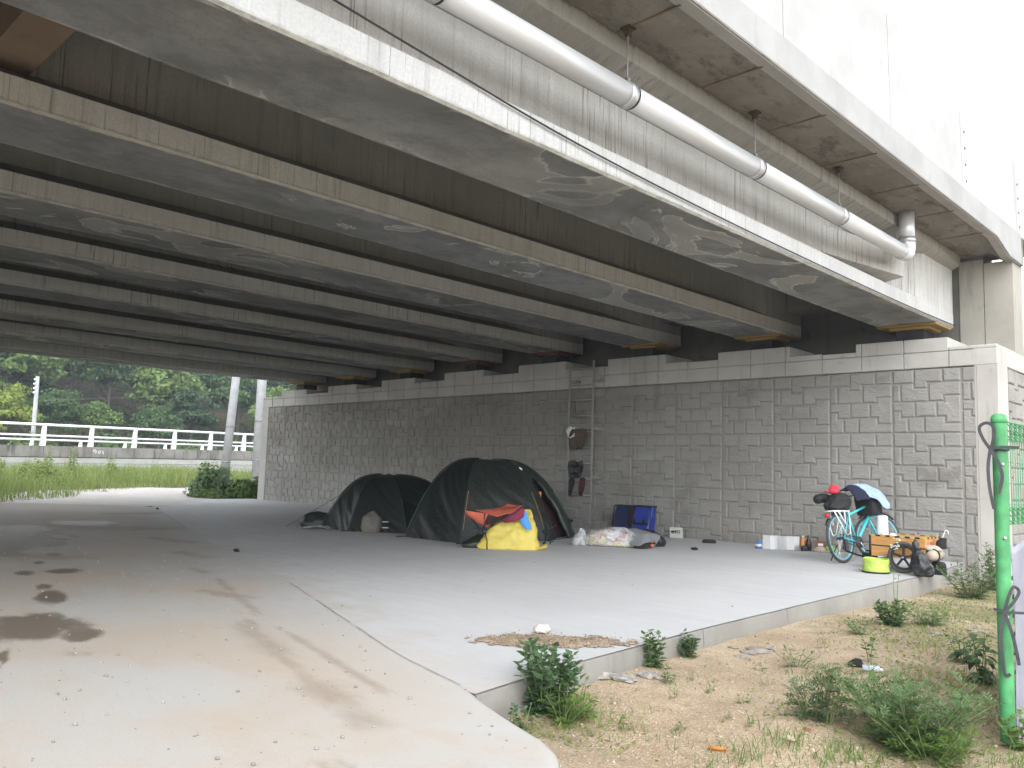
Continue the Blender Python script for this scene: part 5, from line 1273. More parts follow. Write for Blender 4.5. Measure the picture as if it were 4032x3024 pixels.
# white rear rack with zigzag side frames
for s_ in (-1, 1):
    y = s_*.085
    bt('rack_side', [(-.20, y*.9, .755), (.20, y*.9, .755), (.10, y*1.35, .43), (-.0, y*1.35, .40), (-.20, y*.9, .755)], .009, MT['whitemetal'], 6)
    bt('rack_strut', [(-.10, y, .755), (.02, y*1.2, .56), (.06, y, .74)], .012, MT['whitemetal'], 6)
bt('rack_top', [(-.22, -.07, .76), (-.22, .07, .76), (.24, .06, .76), (.24, -.06, .76), (-.22, -.07, .76)], .009, MT['whitemetal'], 6)
MB().box(-.20, .22, -.045, .045, .752, .772).build('rack_plate', MT['blackmetal'], bike)
MB().obox((-.27, .02, .70), (.012, 0, 0), (0, .075, 0), (0, 0, .045)).build('reflector_holder', MT['dsteel'], bike)
MB().lathe([(0, -.014), (.026, -.012), (.031, 0), (.031, .01), (0, .01)], (-.285, .0, .70), 16, 'x').build('tail_light', MT['redlens'], bike, True)
bike_w = Matrix.Translation((-5.22, 12.46, 0)) @ bike.rotation_euler.to_matrix().to_4x4()
def onbike(V): return [bike_w @ Vector(v) for v in V]
V, F = loft_v([(.775, .08, .02, .22, .10), (.82, .09, .02, .25, .12), (.90, .11, .02, .24, .125), (.98, .14, .01, .18, .10), (1.03, .17, 0, .09, .06)], 36, 2.8, 7, .045, 9, 3)
tag(mesh_obj('black_duffel', onbike(V), F, MT['black'], None, True), 'black duffel bag strapped on the bicycle rear rack', 'bag')
o = mesh_obj('black_roll', onbike(MB().tube(smooth_path([(-.20, .19, .95), (-.05, .19, .97), (.12, .16, .96)], 4), [.04, .065, .07, .07, .07, .07, .07, .06, .04], 14).jit(.012, 9).v), MB().tube(smooth_path([(-.20, .19, .95), (-.05, .19, .97), (.12, .16, .96)], 4), [.04]*9, 14).f, MT['black'], None, True); tag(o, 'black rolled pack on the left of the bicycle rack', 'pack')
V, F = loft_v([(1.03, .05, .03, .07, .06), (1.06, .05, .03, .085, .075), (1.11, .06, .03, .075, .07), (1.15, .07, .03, .04, .04)], 24, 2.2, 5, .012, 9, 2)
rc = tag(mesh_obj('baseball_cap', onbike(V), F, MT['redcloth'], None, True), 'red cap lying on top of the bicycle bags', 'cap')
V = [Vector((.03 + .07*math.cos(a), .115 + .06*math.sin(a), 1.055 + z*.6)) for z in (0, .03) for a in np.linspace(0, 6.283, 17)[:-1]]
mesh_obj('peak', onbike(V), [tuple(range(16))[::-1], tuple(range(16, 32))] + [(k, (k+1) % 16, 16+(k+1) % 16, 16+k) for k in range(16)], MT['redcloth'], rc).matrix_parent_inverse = Matrix.Identity(4)
V, F = loft_v([(.70, .93, -.0, .10, .15), (.73, .93, 0, .12, .17), (1.0, .92, 0, .12, .17), (1.06, .92, 0, .10, .15)], 28, 5, 4, .008, 8, 5)
tag(mesh_obj('handlebar_bag', onbike(V), F, MT['black'], None, True), 'square black handlebar bag on the bicycle front', 'bag')
def bcloth(name, label, ctrl, mat, seed): 
    o = cloth(name, [[bike_w @ Vector(p) for p in r_] for r_ in ctrl], mat, None, 5, .012, .014, 9, seed); tag(o, label, 'cloth'); return o
bcloth('navy_shirt', 'navy shirt draped across the bicycle bags', [[(.30, .14, 1.02), (.46, .14, 1.08), (.60, .13, 1.08)], [(.30, .02, 1.10), (.46, .0, 1.15), (.62, .0, 1.13)], [(.32, -.10, 1.03), (.48, -.13, 1.08), (.64, -.14, 1.06)], [(.36, -.14, .90), (.50, -.18, .92), (.66, -.18, .92)]], fabric('navy_cloth', (.012, .016, .035), .9), 2)
bcloth('pale_blue_towel', 'pale blue towel hanging over the bicycle handlebar', [[(.56, .06, 1.13), (.70, .06, 1.15), (.84, .05, 1.13)], [(.55, -.03, 1.16), (.71, -.04, 1.18), (.88, -.05, 1.15)], [(.55, -.12, 1.07), (.72, -.16, 1.12), (.92, -.17, 1.09)], [(.58, -.15, .98), (.76, -.21, 1.02), (.96, -.24, 1.0)], [(.80, -.22, .92), (.88, -.26, .90), (.98, -.29, .90)], [(.88, -.26, .80), (.94, -.29, .76), (1.0, -.31, .78)]], MT['paleblue'], 4)

# ------------------------------------------------------------------ trailer
TO = (-4.19, 12.2, 0); trl = thing('bicycle_trailer', 'two wheeled bicycle trailer with orange brown wooden box', 'trailer', TO)
def tw(o): return wchild(o, trl)
t = NT('varnished_orange_plywood'); p_ = t.obj(); gr_ = t.noise(t.map(p_, (1.5, 6, 14)), 2.0, 5, .6); c = t.mix(t.mr(gr_, .3, .7), (.36, .175, .055), (.50, .27, .095)); c = t.mix(t.mr(t.noise(p_, 7, 5), .58, .72, 0, .5), c, (.16, .085, .035)); t.col(c).rough(.5).nrm(t.bump(gr_, .15, .01)); MT['ply'] = t.m
bx0, bx1, by0, by1, bz0, bz1 = -4.64, -3.93, 11.99, 12.58, .19, .475
for (a, b_, c_, d, nm) in ((bx0, bx1, by0, by0+.012, 'side_board'), (bx0, bx1, by1-.012, by1, 'side_board'), (bx0, bx0+.012, by0+.0125, by1-.0125, 'end_board'), (bx1-.012, bx1, by0+.0125, by1-.0125, 'end_board')):
    tw(MB().box(a, b_, c_, d, bz0, bz1, .003).build(nm, MT['ply']))
tw(MB().box(bx0+.013, bx1-.013, by0+.013, by1-.013, bz0, bz0+.012).build('floor_board', MT['ply'])); tw(MB().box(bx0+.013, bx1-.013, by0+.013, by1-.013, bz1-.03, bz1-.018).build('lid', plain('dusty_lid', (.33, .29, .19), .8)))
MT['tape'] = plain('yellow_tape', (.42, .30, .07), .6)
for y in (by0-.004, by1-.008):
    for k in range(11):
        x = lerp(bx0, bx1-.0645, k/10); tw(MB().box(x+.0005, x+.0640, y, y+.0125, bz1-.014, bz1+.008).build('edge_tape', MT['black'] if k % 2 else MT['tape']))
for x in (bx0-.004, bx1-.008):
    for k in range(8):
        y = lerp(by0+.012, by1-.075, k/7); tw(MB().box(x, x+.0125, y+.0005, y+.0700, bz1-.014, bz1+.0075).build('edge_tape', MT['black'] if k % 2 else MT['tape']))
tw(MB().box(bx0-.006, bx1+.004, by0-.007, by0-.002, .33, .345).build('strap', MT['black'])); tw(MB().tube([(bx0-.01, by0+.0, .2), (bx0-.012, by0, .47)], .016, 8).build('corner_bumper', MT['black'], None, True)); tw(MB().tube([(bx1+.01, by1-.01, .2), (bx1+.012, by1-.01, .46)], .016, 8).build('corner_bumper', MT['black'], None, True))
tw(MB().tube([(-4.19, 11.84, .205), (-4.19, 12.72, .205)], .012, 8).build('axle', MT['dsteel'], None, True)); tw(MB().tube(smooth_path([(bx0+.02, 12.3, .19), (-4.78, 12.28, .15), (-4.95, 12.32, .15), (-5.16, 12.38, .20), (-5.2, 12.42, .25)], 4), .016, 8).build('tow_arm', MT['blackmetal'], None, True))
tw(MB().box(-4.86, -4.68, 12.22, 12.34, .12, .20, .01).build('tow_joint', MT['black']))
tw(MB().lathe([(0, -.01), (.035, -.008), (.035, .006), (0, .006)], (bx1+.008, 12.22, .39), 14, 'x').build('reflector', MT['redlens'], None, True))
tw(MB().tube(smooth_path([(bx1, 12.52, .40), (bx1+.05, 12.5, .45), (bx1+.08, 12.5, .52), (bx1+.10, 12.5, .57), (bx1+.13, 12.5, .57), (bx1+.135, 12.5, .53)], 3), .007, 6).build('white_hook', MT['whitemetal'], None, True))
def mag(c):
    g = bpy.data.objects.new('wheel', None); COL.objects.link(g); g.location = c; wchild(g, trl); R_ = .21
    ring = lambda r_, n=40: [(r_*math.cos(2*math.pi*k/n), 0, r_*math.sin(2*math.pi*k/n)) for k in range(n)]
    MB().tube(ring(R_-.024), .024, 10, closed=True).build('tyre', MT['tyre'], g, True); MB().tube(ring(R_-.056), .017, 8, closed=True).build('rim', MT['rubber'], g, True)
    for k in range(5):
        a = 2*math.pi*k/5 + .3; MB().obox((.085*math.cos(a), 0, .085*math.sin(a)), (.075*math.cos(a), 0, .075*math.sin(a)), (0, .010, 0), (-.014*math.sin(a), 0, .014*math.cos(a))).build('spoke', MT['rubber'], g)
    MB().tube([(0, -.03, 0), (0, .03, 0)], .032, 14).build('hub', MT['rubber'], g, True); MB().tube([(0, -.034, 0), (0, -.03, 0)], .014, 10).build('hub_cap', MT['alloy'], g, True)
mag((-4.17, 11.88, .21)); mag((-4.17, 12.70, .21))
# things on and round the trailer
def vf2(o): return vframe(o)[0]
JO = (-4.52, 12.10, .4575)
jug = thing('water_dispenser', 'white water dispenser standing on the trailer box', 'dispenser', JO)
t = NT('white_polyethylene'); t.col((.58, .60, .65)).rough(.35); t.b.inputs['Subsurface Weight'].default_value = .0; MT['jug'] = t.m
V, F = loft_v([(0, 0, 0, .066, .066), (.008, 0, 0, .072, .072), (.13, 0, 0, .070, .070), (.262, 0, 0, .066, .066), (.276, 0, 0, .058, .058)], 32, 2.6, 4); wchild(mesh_obj('body', [Vector(JO) + v for v in V], F, MT['jug'], None, True), jug)
frj = vf2(JO); wchild(MB().lathe([(0, .287), (.05, .287), (.058, .283), (.058, .274), (0, .274)], JO, 24).build('lid', plain('pale_blue_lid', (.28, .55, .66), .4), None, True), jug)
wchild(MB().tube([frj(0, -.066, .045), frj(0, -.10, .045)], .010, 8).build('tap', MT['whitecard'], None, True), jug); wchild(MB().tube([frj(0, -.095, .062), frj(0, -.095, .022)], .008, 8).build('tap_spout', MT['whitecard'], None, True), jug)
wchild(MB().obox(frj(0, -.069, .19), frj(.010, 0, 0)-frj(0, 0, 0), frj(0, .003, 0)-frj(0, 0, 0), (0, 0, .055)).build('front_rib', MT['jug']), jug)
blob('pale_wrap', 'crumpled pale plastic wrap beside the white dispenser', 'wrap', (-4.38, 12.1, .458), [(0, 0, 0, .05, .04), (.02, 0, 0, .055, .045), (.045, 0, 0, .035, .03), (.055, 0, 0, .01, .01)], plain('pale_plastic', (.50, .52, .60), .3), wr=.008, sc=20)
BK = (-4.43, 11.60, 0); bkt = thing('folding_bucket', 'lime green soft folding bucket on the slab', 'bucket', BK)
t = NT('lime_fabric'); p_ = t.obj(); t.col(t.mix(t.mr(t.noise(p_, 12, 4), .3, .7), (.33, .46, .08), (.40, .53, .11))).rough(.5).nrm(t.bump(t.noise(p_, 10, 5, .6), .5, .03)); MT['lime'] = t.m
V = []; F = []; n = 40; prof = [(.165, .012), (.172, .03), (.163, .07), (.158, .10), (.166, .15), (.162, .185), (.158, .19), (.152, .185), (.150, .10), (.152, .02), (.0, .016)]
for k in range(n):
    a = 2*math.pi*k/n
    for r_, z in prof:
        d = .010*n3((math.cos(a)*2.2, math.sin(a)*2.2, z*14)) * (1 if .03 < z < .18 else .3); V.append(Vector(BK) + Vector(((r_+d)*math.cos(a), (r_+d)*math.sin(a), z + (.006*math.sin(3*a) if z > .15 else 0))))
m_ = len(prof)
for k in range(n):
    for i in range(m_-1): F.append((k*m_+i, ((k+1) % n)*m_+i, ((k+1) % n)*m_+i+1, k*m_+i+1))
wchild(mesh_obj('wall_fabric', V, F, MT['lime'], None, True), bkt)
wchild(MB().lathe([(0, .002), (.168, .002), (.178, .008), (.174, .022), (.165, .024), (0, .024)], BK, 36).build('base', MT['black'], None, True), bkt)
MT['shinyblack'] = plain('black_bin_liner', (.016, .016, .018), .22, 0, .2, 20, .8)
blob('rubbish_sack', 'shiny black bin bag tied at the trailer end', 'bag', (-3.89, 11.74, 0), [(0, .01, 0, .10, .08), (.05, .01, 0, .125, .10), (.16, -.01, 0, .12, .10), (.27, -.03, .02, .085, .07), (.35, -.06, .05, .04, .04), (.43, -.075, .07, .035, .03), (.47, -.08, .08, .01, .01)], MT['shinyblack'], 36, 2.2, .022, 11, 5, 6)
rm = thing('rolled_mat', 'beige rolled mat with black strap behind the trailer box', 'roll', (-3.84, 12.12, .17))
wchild(MB().tube(smooth_path([(-3.845, 11.90, .255), (-3.835, 12.05, .26), (-3.835, 12.2, .258), (-3.84, 12.34, .255)], 5), [.035, .06, .066, .07, .071, .072, .072, .072, .072, .072, .071, .07, .068, .064, .056, .035], 18).jit(.008, 12).build('roll', MT['beige'], None, True), rm)
wchild(MB().tube([(-3.835 +   .077*math.cos(a), 12.02, .26 + .077*math.sin(a)) for a in np.linspace(0, 6.283, 25)[:-1]], .010, 6, closed=True).build('strap', MT['black'], None, True), rm)
blob('beige_pouch', 'pale pouch on top of the beige roll', 'pouch', (-3.86, 12.08, .315), [(0, 0, 0, .10, .06), (.02, 0, 0, .115, .075), (.055, -.01, 0, .09, .06), (.075, -.01, 0, .04, .03)], fabric('pale_pouch', (.33, .29, .245), .85), wr=.012, sc=14)
blob('black_shoe_bag', 'black bag hooked on the trailer rear end', 'bag', (-3.84, 12.35, .33), [(0, 0, 0, .05, .05), (.04, 0, 0, .07, .06), (.10, .01, 0, .06, .05), (.15, .03, 0, .03, .03)], MT['black'], wr=.015)
blob('black_case_low', 'low dark bag under the trailer rear behind the bin bag', 'bag', (-3.83, 12.2, .0), [(0, 0, 0, .09, .1), (.05, 0, 0, .10, .11), (.13, 0, 0, .085, .1), (.17, 0, 0, .05, .07)], MT['black'], wr=.012)
# ------------------------------------------------------------------ fence
MT['fgreen'] = plain('green_powder_coat', (.06, .26, .10), .5, 0, .22, 9); MT['webbing'] = fabric('grey_webbing', (.05, .052, .058), .75)
FX, FY = -1.31, 5.22; FZ = dirt_z(FX, FY)
fen = thing('mesh_fence', 'green round fence post with mesh panel at the right edge', 'fence', (FX, FY, FZ))
def fw(o): return wchild(o, fen)
PTOP = 1.60
fw(MB().lathe([(.037, FZ-.3), (.037, PTOP-.05)], (FX, FY, 0), 32).build('post', MT['fgreen'], None, True))
fw(MB().lathe([(.037, PTOP-.052), (.042, PTOP-.05), (.042, PTOP-.03), (.033, PTOP-.008), (.02, PTOP), (0, PTOP+.001)], (FX, FY, 0), 32).build('post_cap', MT['fgreen'], None, True))
fb = vframe((FX, FY, 0))[0]
for z in (1.32, .92, .5): fw(MB().lathe([(0, -.012), (.008, -.010), (.010, 0)], (0, 0, 0), 8, 'y').xf(Matrix.Translation(fb(.012, -.036, z))).build('bolt', MT['galv'], None, True))
# second post further along, panels between
def panel(y0, y1, z0, z1):
    m = MB(); n = int((y1-y0)/.05)
    for k in range(n+1): y = lerp(y0, y1, k/n); m.tube([(FX, y, z0), (FX, y, z1)], .0022, 4)
    for z in np.linspace(z0+.11, z1-.11, 4): m.tube([(FX+.004, y0, z), (FX+.004, y1, z)], .0022, 4)
    fw(m.build('mesh_wires', MT['fgreen']))
    for za, zb in ((z1-.10, z1), (z0, z0+.09)):
        m = MB(); k = int((y1-y0)/.05)
        for r_ in range(3):
            z_a = lerp(za, zb, r_/3); z_b = lerp(za, zb, (r_+1)/3)
            m.tube([(FX + .012*(1 if j % 2 else -1), lerp(y0, y1, j/k), z_a if j % 2 else z_b) for j in range(k+1)], .004, 5)
        m.tube([(FX, y0, zb), (FX, y1, zb)], .006, 5); m.tube([(FX, y0, za), (FX, y1, za)], .005, 5)
        fw(m.build('folded_edge', MT['fgreen']))
panel(FY+.06, FY+1.94, .99, 1.565); panel(FY+2.06, FY+3.94, .99, 1.565)
for y in (FY+2.0, FY+4.0):
    fw(MB().lathe([(.037, -.6), (.037, PTOP-.05), (.042, PTOP-.045), (.033, PTOP-.008), (0, PTOP)], (FX, y, 0), 24).build('post', MT['fgreen'], None, True))
for z in (1.33, 1.05): fw(MB().box(FX-.02, FX+.02, FY+.05, FY+.075, z-.015, z+.015).build('clip', MT['black']))
# banner laced to the fence
bn = thing('banner', 'pale grey banner sheet laced behind the green fence post', 'banner', (FX+.03, FY+.9, 0))
t = NT('grey_banner_vinyl'); p_ = t.obj(); t.col(t.mix(t.mr(t.noise(p_, 6, 4), .3, .7), (.19, .20, .25), (.24, .25, .30))).rough(.45); MT['banner'] = t.m
V = []; F = []; ny_, nz_ = 40, 24
for i in range(ny_+1):
    for k in range(nz_+1): y = lerp(FY+.035, FY+1.9, i/ny_); z = lerp(-.17, .885 - .02*math.sin(i*.6), k/nz_); V.append((FX + .030 + .012*math.sin(i*.5+k*.12) + .006*n3((y*4, z*4, 0)), y, z))
for i in range(ny_):
    for k in range(nz_): a = i*(nz_+1)+k; F.append((a, a+nz_+1, a+nz_+2, a+1))
o = wchild(mesh_obj('sheet', V, F, MT['banner'], None, True), bn); md = o.modifiers.new('s', 'SOLIDIFY'); md.thickness = .003
for k in range(10): wchild(MB().lathe([(.008, -.004), (.013, -.004), (.013, .003), (.008, .003)], (0, 0, 0), 10, 'x').xf(Matrix.Translation((FX+.026, FY+.075, -.1+.1*k))).build('eyelet', MT['galv'], None, True), bn)
def ribbon(pts, wd, name, parent):
    P = smooth_path([fb(*p) for p in pts], 5); V = []; F = []
    for i, p in enumerate(P):
        d = (P[min(i+1, len(P)-1)] - P[max(i-1, 0)]).normalized(); s_ = d.cross(fb(0, 1, 0)-fb(0, 0, 0)).normalized()*wd
        V += [p - s_, p + s_]
    for i in range(len(P)-1): F.append((2*i, 2*i+1, 2*i+3, 2*i+2))
    o = wchild(mesh_obj(name, V, F, MT['webbing'], None, False), parent); md = o.modifiers.new('s', 'SOLIDIFY'); md.thickness = .003
for nm, z0, lab in ((0, 1.40, 'grey webbing strap knotted in a loop near the post top'), (1, .53, 'grey webbing strap tied low on the fence post')):
    g = thing('strap', lab, 'strap', tuple(fb(0, -.06, z0)), 'straps tied to the fence post')
    m = MB().tube([Vector((FX, FY, z0)) + Vector((.042*math.cos(a), .042*math.sin(a), .004*math.sin(a*2))) for a in np.linspace(0, 6.283, 25)[:-1]], .007, 5, closed=True); wchild(m.build('loop_band', MT['webbing']), g)
    if nm == 0:
        ribbon([(-.045, -.062, z0), (-.08, -.07, z0+.06), (-.095, -.06, z0+.12), (-.06, -.065, z0+.145), (-.028, -.07, z0+.12), (-.03, -.072, z0+.05), (-.045, -.065, z0)], .0085, 'bow_loop', g)
        ribbon([(-.045, -.066, z0), (-.058, -.07, z0-.10), (-.052, -.07, z0-.22), (-.035, -.065, z0-.325)], .0085, 'tail', g); ribbon([(-.045, -.066, z0), (-.01, -.07, z0-.07), (.008, -.068, z0-.15), (-.012, -.066, z0-.24)], .009, 'tail', g)
        ribbon([(-.045, -.064, z0), (.0, -.066, z0+.012), (.09, -.03, z0+.012)], .008, 'tail', g)
    else:
        ribbon([(-.0, -.062, z0), (.02, -.07, z0+.08), (.045, -.06, z0+.135), (.07, -.05, z0+.11), (.04, -.06, z0+.05), (0, -.064, z0)], .008, 'bow_loop', g)
        ribbon([(0, -.066, z0), (-.02, -.07, z0-.12), (-.015, -.07, z0-.25), (-.005, -.068, z0-.33), (.02, -.068, z0-.32)], .0085, 'tail', g); ribbon([(0, -.066, z0), (.03, -.07, z0-.1), (.05, -.068, z0-.2), (.06, -.06, z0-.27)], .0085, 'tail', g)
        ribbon([(-.05, -.055, z0+.01), (0, -.064, z0), (.10, -.03, z0)], .007, 'tail', g)

# ------------------------------------------------------------------ weeds on the bank
def gpx(px, py, z=-.2):
    d = wray(px/.54861, py/.54861); 
    for _ in range(4):
        k = (z - CAMZ)/d.z; x, y = d.x*k, d.y*k; z = dirt_z(x, y)
    return Vector((x, y, z))
GOOSE = [(0, 0), (.20, .36), (.34, .42), (.46, .27), (.70, .22), (1, 0), (.70, -.22), (.46, -.27), (.34, -.42), (.20, -.36)]
LANCE = [(0, 0), (.25, .13), (.55, .14), (1, 0), (.55, -.14), (.25, -.13)]
OVATE = [(0, 0), (.15, .22), (.45, .32), (.8, .16), (1, 0), (.8, -.16), (.45, -.32), (.15, -.22)]
def mug_leaf():
    parts = [[(0, .02), (1, .01), (1, -.01), (0, -.02)], [(.72, .0), (.86, .07), (1.08, 0), (.86, -.07)]]
    for x, l in ((.25, .28), (.45, .36), (.65, .30)):
        for s_ in (-1, 1): parts.append([(x, 0), (x+.10, s_*l*.55+.05*s_), (x+.24, s_*l), (x+.17, s_*l*.38)])
    return parts
def add_leaf(B, base, d, N, L, shape, curl=.18):
    d = d.normalized(); s_ = N.cross(d)
    if s_.length < 1e-6: s_ = d.orthogonal()
    s_.normalize(); n_ = d.cross(s_)
    polys = shape if isinstance(shape[0], list) else [shape]
    for pl in polys:
        B.add([base + d*(u*L) + s_*(v*L) + n_*(-curl*L*u*u - abs(v)*L*.25*-1) for u, v in pl], [tuple(range(len(pl)))])
def weed(label, p, h, spread, nst, nl, L, shape, mat, name='weed', cat='weed', group=None, seed=0, bare=.08, flop=.5, stemr=.004, extra=None):
    q = random.Random(seed*77+int(h*1000)); g = thing(name, label, cat, tuple(p), group); S = MB(); B = MB()
    for k in range(nst):
        a = q.uniform(0, 6.28); r_ = spread*math.sqrt(q.random())*(1 if nst > 1 else .3); hh = h*q.uniform(.62, 1.0) if nst > 1 else h
        tip = Vector((math.cos(a)*r_, math.sin(a)*r_, hh*(1-.25*r_/max(spread, .01)))); b0 = Vector((math.cos(a)*r_*.15, math.sin(a)*r_*.15, -.03)); mid = b0.lerp(tip, .5) + Vector((q.uniform(-.02, .02), q.uniform(-.02, .02), hh*.06))
        P = smooth_path([b0, mid, tip], 5); S.tube(P, [stemr*(1-.6*i/len(P)) for i in range(len(P))], 5)
        for j in range(nl):
            f_ = bare + (1-bare)*(j+.5)/nl; c = P[min(len(P)-1, int(f_*(len(P)-1)))] ; aa = j*2.4 + q.uniform(-.5, .5) + k
            el = lerp(.15, 1.0, f_)*q.uniform(.6, 1.2) - flop*.3; d = Vector((math.cos(aa)*math.cos(el), math.sin(aa)*math.cos(el), math.sin(el)))
            N = Vector((q.uniform(-.3, .3), q.uniform(-.3, .3), 1)); l_ = L*q.uniform(.6, 1.15)*lerp(1.1, .55, f_)
            add_leaf(B, c + d*.012, d, N, l_, shape, flop*.35)
    S.build('stem', MT['stem'], g, True); B.build('foliage', mat, g); 
    if extra: extra(g, p)
    return g
MUG = mug_leaf()
p = gpx(1175, 1535); weed('dense dark goosefoot weed growing at the slab corner', p + Vector((0, 0, 0)), .47, .27, 30, 22, .095, GOOSE, LM['weed'], seed=1, bare=.02)
p = gpx(1215, 1560); weed('bright feathery weed in front of the goosefoot at the slab corner', p, .22, .18, 14, 12, .10, MUG, LM['weed3'], seed=2)
p = gpx(1120, 1575); weed('low pale weed on the broken road edge', p, .14, .12, 6, 8, .05, GOOSE, LM['weed'], seed=3)
p = gpx(1255, 1545); weed('small yellowish weed right of the slab corner', p, .22, .14, 6, 9, .06, GOOSE, LM['weed3'], seed=4)
p = gpx(1410, 1440); weed('leafy weed climbing the kerb face left of the kerb joint', p, .29, .10, 8, 16, .085, GOOSE, LM['weed2'], seed=5)
p = gpx(1487, 1418); weed('round weed against the kerb by the kerb joint', p, .22, .11, 14, 12, .07, GOOSE, LM['weed'], seed=6)
p = gpx(1440, 1475); weed('small pale weed below the kerb weeds', p, .11, .12, 5, 7, .05, GOOSE, LM['weed2'], seed=7)
p = gpx(1975, 1615); weed('large bushy mugwort in the foreground', p, .42, .40, 46, 16, .145, MUG, LM['weed2'], seed=8)
p = gpx(2010, 1640); weed('bright mugwort shoot in front of the large mugwort', p, .22, .22, 14, 10, .14, MUG, LM['weed3'], seed=9)
p = gpx(1786, 1565); weed('single stemmed mugwort standing on the sand', p, .38, .14, 5, 18, .14, MUG, LM['weed2'], seed=10, bare=.25)
p = gpx(1742, 1548); weed('dark leafy weed left of the single mugwort', p, .26, .13, 9, 12, .11, MUG, LM['weed'], seed=11)
p = gpx(1880, 1555); weed('coarse pale broadleaf grass between the mugworts', p, .26, .16, 7, 4, .20, LANCE, LM['weed3'], seed=12)
p = gpx(2098, 1293); weed('dark shrub of lance leaves beside the fence post', p, .52, .42, 34, 18, .12, LANCE, LM['dark'], 'shrub', 'shrub', seed=13)
p = gpx(2148, 1275); weed('tall dark shrub half hidden by the fence post', p, .75, .24, 20, 24, .12, LANCE, LM['dark'], 'shrub', 'shrub', seed=14)
def flowers(g, p):
    B = MB()
    q = random.Random(4)
    for k in range(22): c = Vector((q.uniform(-.045, .045), q.uniform(-.045, .045), q.uniform(.66, .80))); B.lathe([(0, .006), (.012, .003), (.014, 0), (0, -.004)], c, 6)
    B.build('white_flowers', plain('white_petals', (.62, .64, .55), .7), g)
p = gpx(1936, 1322); weed('tall thin daisy weed with small white flowers', p, .78, .05, 2, 12, .06, LANCE, LM['weed2'], 'flower', 'flower', seed=15, bare=.2, stemr=.005, extra=flowers)
p = gpx(1930, 1352); weed('leafy clump at the foot of the tall daisy weed', p, .30, .22, 22, 13, .09, GOOSE, LM['weed2'], seed=16)
p = gpx(1880, 1432); weed('thin sapling weed with small dark leaves', p, .30, .06, 2, 12, .07, OVATE, LM['dark'], seed=17, bare=.3)
p = gpx(1720, 1440); weed('spreading weed in the middle of the sand', p, .14, .20, 9, 7, .07, LANCE, LM['weed2'], seed=18)
p = gpx(2120, 1475); weed('drooping broadleaf weed in front of the fence post', p, .42, .18, 6, 8, .13, OVATE, LM['dark'], seed=19, flop=1.9)
p = gpx(2080, 1430); weed('half wilted leafy weed left of the drooping weed', p, .30, .18, 7, 8, .10, OVATE, LM['weed'], seed=20, flop=1.5)
p = gpx(2090, 1610); weed('young weed with three pale leaves near the post foot', p, .12, .07, 3, 4, .07, OVATE, LM['weed3'], seed=21)
p = gpx(2205, 1620); weed('leafy sprig at the foot of the fence post', p, .22, .12, 8, 9, .07, GOOSE, LM['weed3'], seed=22)
p = gpx(1860, 1370); weed('small tuft below the tall daisy weed', p, .16, .22, 10, 7, .06, GOOSE, LM['weed2'], seed=23)
p = gpx(2010, 1350); weed('feathery tuft by the kerb right of the daisy weed', p, .20, .30, 24, 9, .09, MUG, LM['weed2'], seed=24)
sp = [(1455, 1510), (1530, 1495), (1618, 1570), (1610, 1518), (1690, 1545), (1655, 1480), (1560, 1555), (1350, 1575), (1330, 1520), (1640, 1450), (1700, 1405), (1780, 1400), (1460, 1580), (1500, 1470)]
sp.sort()
for n_, (a, b) in enumerate(sp):
    p = gpx(a, b); weed(f'tiny seedling on the bare sand, {ORD[n_]} from the left', p, .07 + .03*(n_ % 3), .05, 4, 5, .035, GOOSE if n_ % 2 else LANCE, LM['weed3' if n_ % 3 else 'weed2'], 'seedling', 'seedling', 'seedlings on the sand', 40+n_, stemr=.002)
# grasses
def tuft(label, p, h, r_, n, mat=None, seed=0):
    g = thing('grass_tuft', label, 'grass', tuple(p), 'grass tufts on the bank'); q = np.random.default_rng(seed)
    P = np.array(p) + np.stack([q.normal(0, r_, n), q.normal(0, r_, n), np.zeros(n)], 1); P[:, 2] = [dirt_z(a[0], a[1]) for a in P]
    global NR; o = blades('blades', P, h*q.uniform(.35, 1.1, n), .0045, 1.0, mat or LM['weed3'], None)
    if 'category' in o: del o['category']
    wchild(o, g)
for n_, (a, b, h, r_, n, lab) in enumerate([(1835, 1635, .10, .10, 190, 'bright green moss like grass patch right of centre in front'), (1700, 1600, .12, .10, 160, 'grass tuft left of the bright patch in front'), (1615, 1640, .17, .06, 60, 'upright grass blades at the bottom edge'), (1560, 1650, .10, .12, 120, 'low grass at the bottom left of the bank'), (1780, 1470, .10, .14, 140, 'thin grass beside the bottle litter'), (1900, 1530, .13, .12, 120, 'grass around the large mugwort'), (2040, 1480, .12, .22, 220, 'matted grass left of the fence post'), (2000, 1400, .12, .30, 260, 'sparse grass in the middle of the bank'), (2060, 1340, .14, .30, 260, 'thin grass below the dark shrub'), (2140, 1560, .12, .14, 140, 'grass at the left of the post foot'), (2190, 1650, .10, .08, 90, 'grass under the banner edge'), (1290, 1560, .09, .14, 150, 'yellowish grass beside the slab corner weeds'), (1380, 1590, .07, .16, 110, 'sparse grass at the road edge'), (1750, 1650, .09, .12, 140, 'grass fringe at the bottom edge')]):
    tuft(lab, gpx(a, b), h*.8, r_*.9, int(n*.5), LM['weed3'] if n_ not in (6, 7, 11, 12) else LM['grass'], n_)
